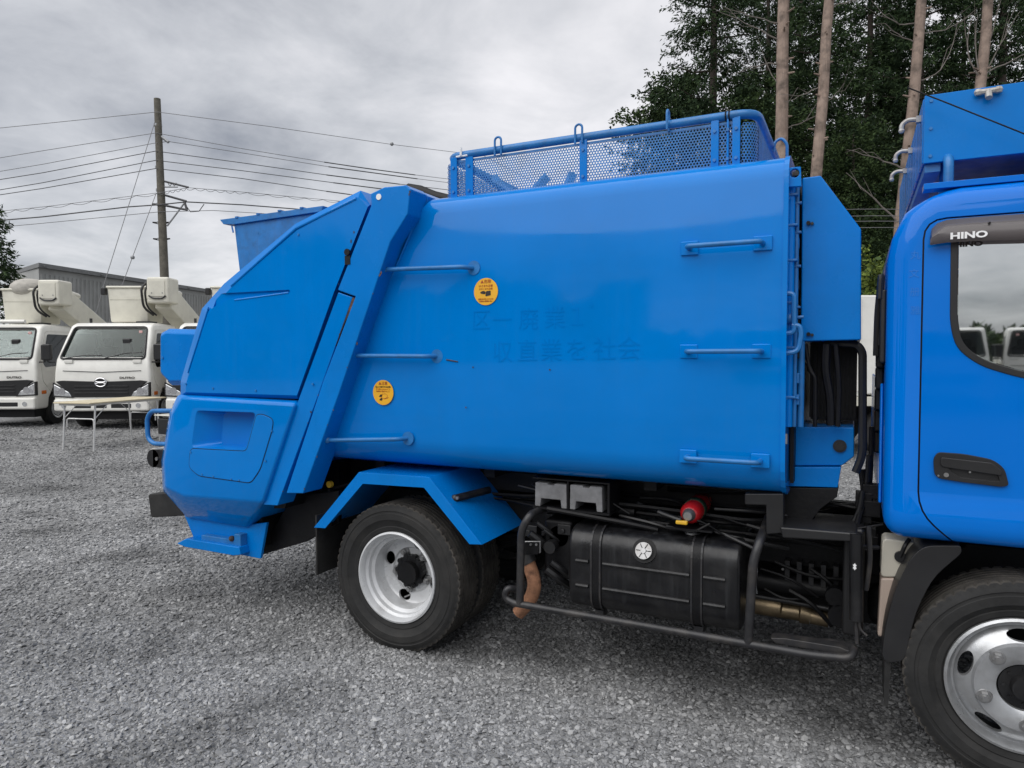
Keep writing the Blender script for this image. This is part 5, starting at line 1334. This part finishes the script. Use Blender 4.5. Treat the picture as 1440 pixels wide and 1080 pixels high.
o = wire(((-60, 251, 30), (60, 231, 30), (219, 201, 29.8), (237, 199, 30.2), (340, 215, 32), (462, 234.5, 34), (587, 251.5, 37), (680, 263, 39)), R_, 'third wire from the pole tip, on the small grey bracket'); sleeve(o, ((462, 234.5, 34), (587, 251.5, 37)))
o = wire(((-60, 262, 30), (60, 243, 30), (219, 212.5, 29.8), (340, 229, 32), (459, 246, 34), (562, 259, 37), (680, 273, 39)), R_ * 1.3, 'uppermost of the three wires on black insulators', wire_m); sleeve(o, ((459, 246, 34), (562, 259, 37)))
o = wire(((-60, 277, 30), (60, 257, 30), (219, 225.5, 29.8), (340, 240, 32), (469, 257, 34), (640, 279, 38)), R_ * 1.3, 'middle of the three wires on black insulators', wire_m); sleeve(o, ((469, 257, 34), (520, 263.5, 35), (580, 271, 36)))
o = wire(((-60, 283, 30), (60, 265, 30), (219, 237, 29.8), (340, 251, 32), (459, 269, 34), (600, 288, 37)), R_ * 1.3, 'lowest of the three wires on black insulators', wire_m); sleeve(o, ((459, 269, 34), (492, 273.5, 35)))
sp = []
P_ = sagged(extended(((-60, 303, 30), (60, 291, 30), (224, 271, 29.8), (265, 264, 30), (340, 270, 32), (480, 283, 36))), 40)
for i, p in enumerate(P_): sp.append(p + np.array([0, 0, -.10 * abs(math.sin(i * .42))]))
m = MB(); m.tube(P_[::10] + [P_[-1]], .012, 5); o = m.build('telephone_line', wire_grey); tag(o, 'thin wire with a wavy hanger spiralling along it', 'wire', WG)
m = MB(); m.tube(sp, .010, 4); m.build('spiral_hanger', wire_grey, o)
wire(((-60, 315, 30), (60, 305, 30), (180, 291, 29.8), (224, 288, 29.8), (262, 284, 30), (340, 288, 32), (480, 299, 36)), .028, 'thickest black cable, carried by the lower pole bracket', wire_m, 'telephone_cable')
wire(((-60, 325, 30), (60, 314, 30), (224, 298, 29.8), (300, 296, 31), (480, 307, 36)), R_, 'lowest thin wire on the pole, below the thick black cable')
o = wire(((217.5, 172, 29.8), (148, 394, 27), (104, 555, 25.5)), .014, 'slanting stay wire without a ball, running from high on the pole', name='stay_wire')
o = wire(((219.5, 272, 29.8), (175, 392, 28), (118, 553, 26)), .014, 'slanting stay wire with a grey ball, starting at mid pole', name='stay_wire')
m = MB(); m.sphere(tuple(pw(186.5, 362, 28.3)), .085, 10); m.build('stay_ball', galv, o)
for i, (y0, y1, lab) in enumerate(((294, 294, 'highest'), (303.5, 303, 'second'), (311, 310.5, 'third'), (320, 319, 'lowest'))):
    m = MB(); m.tube([pw(1080, y0 + 2, 17.5), pw(1230, y0, 17.5), pw(1330, y1 + 1, 17.5)], .008, 5); o = m.build('fence_wire', wire_grey); tag(o, '%s of four thin wires before the dark trees, right of the blue cabinet' % lab, 'wire', 'wires in front of the trees')

p2 = thing('utility_pole', tuple(P2), 'second concrete utility pole, far off behind the blue container, taking the same wires', 'utility pole')
m = MB(); m.tube([(0, 0, 0), (0, 0, 12.3)], [.2, .14], 14); m.build('pole_shaft', concrete, p2)
for z in (6.5, 8.5, 10.4): m = MB(); m.box((-.7, -.05, z), (.7, .05, z + .1)); m.build('pole_bracket', galv, p2)
# ================================================================== TREES
def leaf_mat(name, col, trans=0.25):
    m = bpy.data.materials.new(name); m.use_nodes = True
    n, l = m.node_tree.nodes, m.node_tree.links
    b = n['Principled BSDF']; b.inputs['Roughness'].default_value = .75; b.inputs['Specular IOR Level'].default_value = .08
    tc = n.new('ShaderNodeTexCoord'); t = n.new('ShaderNodeTexNoise'); t.inputs['Scale'].default_value = 1.3; t.inputs['Detail'].default_value = 4
    l.new(tc.outputs['Object'], t.inputs['Vector'])
    r = n.new('ShaderNodeValToRGB'); l.new(t.outputs['Fac'], r.inputs[0])
    r.color_ramp.elements[0].position = .35; r.color_ramp.elements[0].color = tuple(c * .65 for c in col) + (1,)
    r.color_ramp.elements[1].position = .68; r.color_ramp.elements[1].color = tuple(c * 1.35 for c in col) + (1,)
    l.new(r.outputs[0], b.inputs['Base Color'])
    return m
leafA = leaf_mat('cedar_needles_dark', (.028, .048, .024)); leafB = leaf_mat('cedar_needles_mid', (.045, .072, .030)); leafC = leaf_mat('broad_leaves', (.050, .078, .030))
leafY = leaf_mat('young_leaves', (.16, .21, .05)); bark = pbr('cedar_bark', (.295, .225, .185), .9, 0, .3, 3, 1.0, 6, 0, (.085, .07, .06), 3, .95, .2, .5, 0, (2.2, 2.2, .2))
bark_dark = pbr('dark_bark', (.085, .068, .058), .9, 0, .3, 4, .4, 20); twig = pbr('dead_twig', (.17, .15, .135), .9, 0, .2, 5)
def kites(c, dirs, L, Wd_):
    """c (n,3), unit dirs (n,3), lengths, widths -> verts, faces of narrow four-sided leaves"""
    n = len(c); r = RNG.normal(size=(n, 3)); s = np.cross(dirs, r); s /= np.linalg.norm(s, axis=1)[:, None] + 1e-9
    L = L[:, None]; Wd_ = Wd_[:, None]
    v = np.stack([c, c + dirs * L * .45 + s * Wd_, c + dirs * L, c + dirs * L * .45 - s * Wd_], 1).reshape(-1, 3)
    f = np.arange(4 * n).reshape(n, 4); return v, f
def crown_mesh(seed, z0, z1, rad, nb, per, kind='cedar', leaf=(.10, .22), shape=None, droop=.25):
    rng = np.random.default_rng(seed); C_, D_ = [], []
    for i in range(nb):
        t = rng.random() ** .85; z = z0 + (z1 - z0) * t
        R0 = rad * (shape(t) if shape else (1 - .75 * t)) * rng.uniform(.55, 1.15)
        a = rng.uniform(0, 2 * PI); out = np.array([math.cos(a), math.sin(a), 0])
        side = np.array([-out[1], out[0], 0]); bend = rng.uniform(-.25, .25); lift = rng.uniform(-droop, .15)
        m_ = max(4, int(per * R0 / rad))
        u = rng.uniform(.22, 1.0, m_) ** .8
        p = out * (R0 * u)[:, None] + side * (bend * R0 * u ** 2)[:, None] + np.array([0, 0, 1]) * (z + lift * R0 * u ** 1.5)[:, None]
        p = p + rng.normal(0, .07 + .045 * R0, (m_, 3)) * np.array([1, 1, .55])
        k = 7
        cc = np.repeat(p, k, 0) + rng.normal(0, .06, (m_ * k, 3))
        dd = out * .7 + rng.normal(0, .55, (m_ * k, 3)) + np.array([0, 0, -.45 if kind == 'cedar' else .05])
        C_.append(cc); D_.append(dd)
    C_ = np.concatenate(C_); D_ = np.concatenate(D_); D_ /= np.linalg.norm(D_, axis=1)[:, None]
    L = rng.uniform(leaf[0], leaf[1], len(C_)); Wd_ = L * (rng.uniform(.10, .18, len(C_)) if kind == 'cedar' else rng.uniform(.22, .34, len(C_)))
    v, f = kites(C_, D_, L, Wd_)
    me = bpy.data.meshes.new('crown'); n = len(f)
    me.vertices.add(len(v)); me.vertices.foreach_set('co', v.ravel()); me.loops.add(4 * n); me.loops.foreach_set('vertex_index', f.ravel().astype(np.int32))
    me.polygons.add(n); me.polygons.foreach_set('loop_start', np.arange(0, 4 * n, 4, dtype=np.int32)); me.update(); me.validate()
    mi = np.repeat((rng.random(n // 7 + 1) < .35).astype(np.int32), 7)[:n]
    return me, mi
def trunk_mb(h, r0, r1, lean=(0, 0), wob=.08, seed=0, n=10):
    rng = np.random.default_rng(seed); pts = []; rs = []
    for i in range(13):
        t = i / 12; pts.append((lean[0] * t + rng.normal(0, wob) * t * (1 - t) * 2, lean[1] * t + rng.normal(0, wob) * t * (1 - t) * 2, h * t)); rs.append(r0 + (r1 - r0) * t + (r0 * .35 * math.exp(-t * 14)))
    m = MB(); m.tube(pts, rs, n); return m, pts
TG = 'trees along the back of the yard'
PROTO = {}
def tree(name, loc, proto, label, rz, sc=1.0, trunk=None, group=TG):
    me, mats, tm = PROTO[proto]
    t = thing(name, loc, label, 'tree', group, rz); t.scale = (sc, sc, sc)
    c = bpy.data.objects.new('crown', me); link(c); c.parent = t
    k = bpy.data.objects.new('trunk', tm); link(k); k.parent = t
    return t
def make_proto(key, me_mi, mats, trunk):
    me, mi = me_mi
    for m_ in mats: me.materials.append(m_)
    me.polygons.foreach_set('material_index', np.minimum(mi, len(mats) - 1)); tm = trunk[0].mesh('trunk'); tm.materials.append(trunk[1]); PROTO[key] = (me, mats, tm)
def branchy(h, r0, r1, seed, nb, z0, rad):
    m, pts = trunk_mb(h, r0, r1, seed=seed); rng = np.random.default_rng(seed + 50)
    for i in range(nb):
        t = rng.random(); z = z0 + (h * .95 - z0) * t; a = rng.uniform(0, 2 * PI); R0 = rad * (1 - .75 * t) * rng.uniform(.6, 1.0)
        p0 = np.array([0, 0, z]); p1 = p0 + np.array([math.cos(a) * R0 * .5, math.sin(a) * R0 * .5, -.05 * R0]); p2 = p0 + np.array([math.cos(a + .2) * R0, math.sin(a + .2) * R0, .02 * R0])
        m.tube([p0, p1, p2], [.05, .035, .012], 5)
    return m
make_proto('cedar1', crown_mesh(1, 1.0, 19, 3.4, 560, 30), (leafA, leafB), (branchy(19, .26, .05, 1, 46, 2, 3.0), bark_dark))
make_proto('cedar2', crown_mesh(2, 1.0, 21, 3.2, 560, 30), (leafA, leafB), (branchy(21, .28, .05, 2, 46, 3, 2.8), bark_dark))
make_proto('cedar3', crown_mesh(3, 0.6, 17, 3.7, 560, 30), (leafB, leafA), (branchy(17, .25, .05, 3, 40, 2, 3.2), bark_dark))
oval = lambda t: .55 + .9 * t if t < .4 else max(.25, .91 * math.sqrt(max(0.02, 1 - ((t - .4) / .62) ** 2)))
make_proto('broad1', crown_mesh(4, 2.5, 12.6, 2.9, 420, 26, 'broad', (.08, .17), oval, .1), (leafC, leafA), (branchy(12, .2, .04, 4, 40, 4, 2.4), bark_dark))
make_proto('sparse', crown_mesh(5, 5.0, 20, 3.3, 420, 40, 'cedar', (.10, .22)), (leafA, leafB), (branchy(20, .25, .05, 5, 60, 6, 2.8), bark_dark))
spec = [  # name, px, depth, proto, label, scale
    ('cedar_tree', 1000, 26.5, 'sparse', 'tall open dark cedar with a brown trunk above the roof guard', 1.0),
    ('broadleaf_tree', 945, 28.0, 'broad1', 'bushy broadleaf tree at the left end of the dark trees, lower than the cedars', 1.0),
    ('cedar_tree', 1075, 31, 'cedar1', 'dark cedar directly behind the thick straight bare trunk', 1.0),
    ('broadleaf_tree', 1062, 25.5, 'broad1', 'broadleaf tree filling the space left of the thick straight bare trunk', .9),
    ('cedar_tree', 1150, 27, 'cedar3', 'dark cedar behind the leaning trunk over the blue cabinet', 1.0),
    ('cedar_tree', 1215, 30, 'cedar2', 'dark cedar between the two leaning bare trunks', 1.0),
    ('broadleaf_tree', 1195, 24, 'broad1', 'broadleaf tree low between the two leaning bare trunks', .75),
    ('cedar_tree', 1285, 28, 'cedar1', 'dark cedar behind the leaning trunk beside the roof sign box', 1.05),
    ('cedar_tree', 1345, 32, 'cedar3', 'dark cedar between the second leaning trunk and the trunk above the sign box', 1.1),
    ('cedar_tree', 1400, 27, 'sparse', 'open cedar right behind the bare trunk above the sign box', 1.0),
    ('cedar_tree', 1470, 30, 'cedar2', 'dark cedar at the picture edge above the sign box', 1.05),
    ('cedar_tree', 1120, 37, 'cedar2', 'far cedar seen between the thick straight trunk and the first leaning trunk', 1.1),
    ('cedar_tree', 1255, 38, 'cedar3', 'far cedar left of the second leaning trunk', 1.25),
    ('cedar_tree', 1560, 28, 'cedar1', 'dark cedar past the picture edge beyond the cab', 1.0),
]
for i, (nm, px, dd, pr, lab, sc) in enumerate(spec): tree(nm, FLOOR(px, dd), pr, lab, i * 1.37, sc)
# bare trunks standing in front of the dark trees
def bare_tree(pxb, pyb, pxt, dd, r, label, seed, twigs):
    b0 = AT(pxb, pyb, dd); t0 = AT(pxt, 0, dd); sl = (t0 - b0) / (t0[2] - b0[2]); base = b0 - sl * b0[2]; h = 20.0
    t = thing('bare_cedar_tree', tuple(base), label, 'tree', 'bare trunks before the dark trees')
    m, pts = trunk_mb(h, r * 1.15, r * .62, (sl[0] * h, sl[1] * h), .06, seed, 12)
    rng = np.random.default_rng(seed)
    for i in range(26):
        z = rng.uniform(4, 14); p = sl * z; p[2] = z; a = rng.uniform(0, 2 * PI); dv = np.array([math.cos(a), math.sin(a), rng.uniform(-.1, .3)])
        m.tube([p + dv * r * .7, p + dv * (r + rng.uniform(.04, .16))], [.035, .018], 5)
    m.build('trunk', bark, t)
    for (py, l1, u1, l2, u2, rr) in twigs:
        z = AT(pxb, py, dd)[2]; p = sl * z; p[2] = z
        q1 = p + rightv * l1 + np.array([0, 0, u1]); q2 = p + rightv * l2 + np.array([0, 0, u2]); q0 = p
        k = MB(); pts = [q0 * (1 - s) ** 2 + q1 * 2 * s * (1 - s) + q2 * s * s + np.array([0, 0, .02 * math.sin(s * 19 + seed)]) for s in np.linspace(0, 1, 10)]
        k.tube(pts, [rr * (1 - .75 * i / 9) for i in range(10)], 6); 
        mid = pts[5]
        for q in range(2):
            e2 = pts[4 + q * 2]; dv = (q2 - q0) / (np.linalg.norm(q2 - q0) + 1e-6); k.tube([e2, e2 + dv * .3 + np.array([0, rng.uniform(-.2, .2), rng.uniform(-.2, .35)]), e2 + dv * .7 + np.array([0, 0, rng.uniform(-.2, .5)])], [rr * .4, rr * .3, rr * .1], 4)
        k.build('dead_branch', twig, t)
    me, mi = crown_mesh(90 + seed, 12.8, 20, 2.3, 70, 14)
    me.transform(Matrix.Translation((sl[0] * 16, sl[1] * 16, 0)))
    me.materials.append(leafA); me.materials.append(leafB); me.polygons.foreach_set('material_index', mi)
    o = bpy.data.objects.new('crown', me); link(o); o.parent = t
    return t
bare_tree(1098, 225, 1103, 19.0, .172, 'thickest bare trunk, straight, rising behind the front of the roof guard', 1, ((90, -.5, .1, -1.4, -.3, .022), (60, -.9, .5, -1.9, .9, .02), (125, -.3, .3, -.5, .8, .018), (35, -.8, .2, -1.7, .5, .02), (180, .4, .0, 1.1, .45, .02)))
bare_tree(1148, 240, 1166, 18.5, .145, 'slim bare trunk leaning above the blue cabinet', 2, ((120, -.4, -.2, -1.0, -.45, .02), (10, .4, .1, .9, .25, .018), (150, .3, .2, .6, .6, .015)))
bare_tree(1271, 290, 1297, 18.5, .142, 'leaning bare trunk passing close behind the roof sign box corner', 3, ((28, -.6, -.4, -1.3, .5, .02), (60, -.5, .1, -.9, .5, .018), (112, .9, -.1, 1.1, 1.6, .02), (45, .8, -.1, 1.5, .6, .018), (240, -.6, .3, -1.6, .55, .025), (318, -.5, .5, -1.5, 1.4, .03)))
bare_tree(1378, 125, 1391, 18.5, .140, 'bare trunk with thin stems round it, above the sign box hook', 4, ((110, -.6, .6, -.25, 1.6, .022), (118, .35, .8, 1.0, 1.9, .022), (120, .2, 1.2, .55, 2.4, .018), (112, -.25, .8, -.12, 1.7, .02), (105, .9, .4, 1.9, .9, .022)))
# smaller plants
make_proto('shrub', crown_mesh(21, .3, 3.75, .95, 90, 16, 'broad', (.08, .17), lambda t: .7 + .6 * t if t < .5 else 1.25 - .8 * (t - .5), .2), (leafY, leafC), (branchy(3.2, .05, .015, 21, 14, .6, .7), bark_dark))
tree('bright_shrub', FLOOR(1243, 15.5), 'shrub', 'bright yellow-green shrub beside the back of the blue cab', .4, 1.0, group=None)
tree('young_tree', FLOOR(1168, 23.5), 'broad1', 'low broadleaf tree just right of the slim bare trunk above the blue cabinet', 2.0, .62, group=None)
make_proto('conifer', crown_mesh(22, 1.0, 8.6, 2.0, 170, 16, 'cedar', (.14, .28), lambda t: 1 - .8 * t), (leafA, leafB), (branchy(8.4, .15, .03, 22, 30, 1, 1.8), bark_dark))
tree('garden_conifer', FLOOR(-6, 27), 'conifer', 'small dark conifer at the picture edge beside the grey shed', .3, .86, group=None)
# woodland on the other side of the yard (reflected in the paintwork)
rng = np.random.default_rng(77); n = 70000
az = rng.uniform(math.radians(200), math.radians(305), n); dist = rng.uniform(46, 60, n)
hmax = np.where(az < math.radians(253), 9.0 + 1.6 * np.sin(az * 23) + .8 * np.sin(az * 61), 2.6 + .5 * np.sin(az * 57) + .5 * np.sin(az * 131))
c = np.stack([CAM_POS[0] + np.cos(az) * dist, CAM_POS[1] + np.sin(az) * dist, rng.random(n) ** .8 * hmax], 1)
dv = rng.normal(size=(n, 3)); dv /= np.linalg.norm(dv, axis=1)[:, None]
v, f = kites(c, dv, rng.uniform(.4, .9, n), rng.uniform(.12, .22, n))
me = bpy.data.meshes.new('woodland'); me.from_pydata(v.tolist(), [], f.tolist()); o = place('woodland', me, leafC)
tag(o, 'distant dark woodland across the yard, seen only mirrored in the paint', 'woodland', None, 'stuff')

rng = np.random.default_rng(78); n = 26000
lat = rng.uniform(-130, 120, n); dp = rng.uniform(92, 104, n) + np.abs(lat) * .1
c = np.stack([CAM_POS[0] + lat * .898 - dp * .440, CAM_POS[1] + lat * .440 + dp * .898, rng.random(n) ** .8 * (4.2 + .7 * np.sin(lat * .35) + .4 * np.sin(lat * 1.3))], 1)
dv = rng.normal(size=(n, 3)); dv /= np.linalg.norm(dv, axis=1)[:, None]
v, f = kites(c, dv, rng.uniform(.7, 1.5, n), rng.uniform(.25, .45, n))
me = bpy.data.meshes.new('hedgerow'); me.from_pydata(v.tolist(), [], f.tolist()); o = place('hedgerow', me, leafC)
tag(o, 'low dark line of bushes far behind the yard', 'hedgerow', None, 'stuff')
# ================================================================== GRAVEL
stone_mats = []
def stone_mat():
    m = bpy.data.materials.new('crushed_stone'); m.use_nodes = True
    n, l = m.node_tree.nodes, m.node_tree.links; b = n['Principled BSDF']; b.inputs['Roughness'].default_value = .75; b.inputs['Specular IOR Level'].default_value = .35
    oi = n.new('ShaderNodeObjectInfo'); r = n.new('ShaderNodeValToRGB'); l.new(oi.outputs['Random'], r.inputs[0])
    r.color_ramp.elements[0].color = (.165, .167, .17, 1); r.color_ramp.elements[1].color = (.46, .46, .455, 1)
    e = r.color_ramp.elements.new(.55); e.color = (.275, .277, .279, 1); e = r.color_ramp.elements.new(.85); e.color = (.36, .361, .362, 1)
    tc = n.new('ShaderNodeTexCoord'); t = n.new('ShaderNodeTexNoise'); t.inputs['Scale'].default_value = 3; t.inputs['Detail'].default_value = 6
    l.new(tc.outputs['Object'], t.inputs['Vector']); mr = n.new('ShaderNodeMapRange'); l.new(t.outputs['Fac'], mr.inputs[0]); mr.inputs[3].default_value = .7; mr.inputs[4].default_value = 1.25
    mx = n.new('ShaderNodeMix'); mx.data_type = 'RGBA'; mx.blend_type = 'MULTIPLY'; mx.inputs[0].default_value = 1; l.new(r.outputs[0], mx.inputs[6])
    cb = n.new('ShaderNodeCombineColor'); [l.new(mr.outputs[0], cb.inputs[i]) for i in range(3)]; l.new(cb.outputs[0], mx.inputs[7])
    g2 = n.new('ShaderNodeNewGeometry'); t2 = n.new('ShaderNodeTexNoise'); t2.inputs['Scale'].default_value = 1.1; t2.inputs['Detail'].default_value = 8; t2.inputs['Roughness'].default_value = .65; l.new(g2.outputs['Position'], t2.inputs['Vector'])
    m2 = n.new('ShaderNodeMapRange'); l.new(t2.outputs['Fac'], m2.inputs[0]); m2.inputs[1].default_value = .34; m2.inputs[2].default_value = .5; m2.inputs[3].default_value = .6; m2.inputs[4].default_value = 1.0
    t3 = n.new('ShaderNodeTexNoise'); t3.inputs['Scale'].default_value = .35; t3.inputs['Detail'].default_value = 6; t3.inputs['Roughness'].default_value = .65; l.new(g2.outputs['Position'], t3.inputs['Vector'])
    m3 = n.new('ShaderNodeMapRange'); l.new(t3.outputs['Fac'], m3.inputs[0]); m3.inputs[1].default_value = .33; m3.inputs[2].default_value = .62; m3.inputs[3].default_value = .72; m3.inputs[4].default_value = 1.1
    mm0 = n.new('ShaderNodeMath'); mm0.operation = 'MULTIPLY'; l.new(m2.outputs[0], mm0.inputs[0]); l.new(m3.outputs[0], mm0.inputs[1])
    st = n.new('ShaderNodeGroup'); st.node_tree = DAMP_SHADE; mm = n.new('ShaderNodeMath'); mm.operation = 'MULTIPLY'; l.new(mm0.outputs[0], mm.inputs[0]); l.new(st.outputs[0], mm.inputs[1])
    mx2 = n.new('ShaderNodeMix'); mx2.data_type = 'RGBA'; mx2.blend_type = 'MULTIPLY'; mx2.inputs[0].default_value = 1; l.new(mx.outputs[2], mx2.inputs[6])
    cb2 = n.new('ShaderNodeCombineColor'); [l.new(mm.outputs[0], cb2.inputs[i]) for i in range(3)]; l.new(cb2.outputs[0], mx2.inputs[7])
    l.new(mx2.outputs[2], b.inputs['Base Color'])
    return m
sm_ = stone_mat()
stones = []
for s in range(7):
    rs = np.random.default_rng(200 + s); bm = bmesh.new()
    for p in rs.normal(size=(13, 3)):
        p = p / np.linalg.norm(p) * rs.uniform(.75, 1.1); bm.verts.new((p[0] * 1.15, p[1] * rs.uniform(.7, .95), p[2] * .55))
    bmesh.ops.convex_hull(bm, input=bm.verts)
    for v_ in [v_ for v_ in bm.verts if not v_.link_faces]: bm.verts.remove(v_)
    me = bpy.data.meshes.new('stone'); bm.to_mesh(me); bm.free(); me.materials.append(sm_); stones.append(bpy.data.objects.new('stone', me))
rng = np.random.default_rng(5)
P0, S0 = [], []
for r0, r1, dens, sa, sb in ((1.9, 4.2, 4600, .0060, .0175), (4.2, 7.5, 2100, .009, .021), (7.5, 13, 620, .012, .025), (13, 20, 160, .018, .034), (1.9, 9, 40, .016, .028)):
    hw = math.radians(43); n = int(dens * hw * (r1 * r1 - r0 * r0)); rr = np.sqrt(rng.uniform(r0 * r0, r1 * r1, n)); th = rng.uniform(-hw, hw, n)
    fx_, fy_ = -0.4404, 0.8978; x = CAM_POS[0] + rr * (np.cos(th) * fx_ + np.sin(th) * 0.8978); y = CAM_POS[1] + rr * (np.cos(th) * fy_ + np.sin(th) * 0.4404)
    sz = sa * (sb / sa) ** (rng.random(n) ** 1.6); P0.append(np.stack([x, y, sz * rng.uniform(-.25, .35, n)], 1)); S0.append(sz)
P0 = np.concatenate(P0); S0 = np.concatenate(S0); n = len(P0)
gm = bpy.data.meshes.new('gravel'); gm.vertices.add(n); gm.vertices.foreach_set('co', P0.ravel())
a_ = gm.attributes.new('size', 'FLOAT', 'POINT'); a_.data.foreach_set('value', S0.astype(np.float32))
a_ = gm.attributes.new('turn', 'FLOAT_VECTOR', 'POINT'); a_.data.foreach_set('vector', (np.stack([rng.normal(0, .30, n), rng.normal(0, .30, n), rng.uniform(0, 6.28, n)], 1)).astype(np.float32).ravel())
a_ = gm.attributes.new('pick', 'INT', 'POINT'); a_.data.foreach_set('value', rng.integers(0, 7, n).astype(np.int32))
gm.update()
gravel = bpy.data.objects.new('gravel', gm); link(gravel); tag(gravel, 'loose grey crushed stone covering the yard', 'gravel', None, 'stuff')
ng = bpy.data.node_groups.new('scatter', 'GeometryNodeTree')
ng.interface.new_socket('Geometry', in_out='INPUT', socket_type='NodeSocketGeometry'); ng.interface.new_socket('Geometry', in_out='OUTPUT', socket_type='NodeSocketGeometry')
nn, nl = ng.nodes, ng.links
gi, go = nn.new('NodeGroupInput'), nn.new('NodeGroupOutput')
ip = nn.new('GeometryNodeInstanceOnPoints'); jn = nn.new('GeometryNodeJoinGeometry')
for s in stones[::-1]:
    q = nn.new('GeometryNodeObjectInfo'); q.inputs['Object'].default_value = s; q.inputs['As Instance'].default_value = True; nl.new(q.outputs['Geometry'], jn.inputs[0])
def attr(nm, ty):
    q = nn.new('GeometryNodeInputNamedAttribute'); q.data_type = ty; q.inputs['Name'].default_value = nm; return q.outputs['Attribute']
nl.new(gi.outputs[0], ip.inputs['Points']); nl.new(jn.outputs[0], ip.inputs['Instance']); ip.inputs['Pick Instance'].default_value = True
nl.new(attr('pick', 'INT'), ip.inputs['Instance Index']); nl.new(attr('turn', 'FLOAT_VECTOR'), ip.inputs['Rotation']); nl.new(attr('size', 'FLOAT'), ip.inputs['Scale'])
nl.new(ip.outputs[0], go.inputs[0])
md = gravel.modifiers.new('scatter', 'NODES'); md.node_group = ng
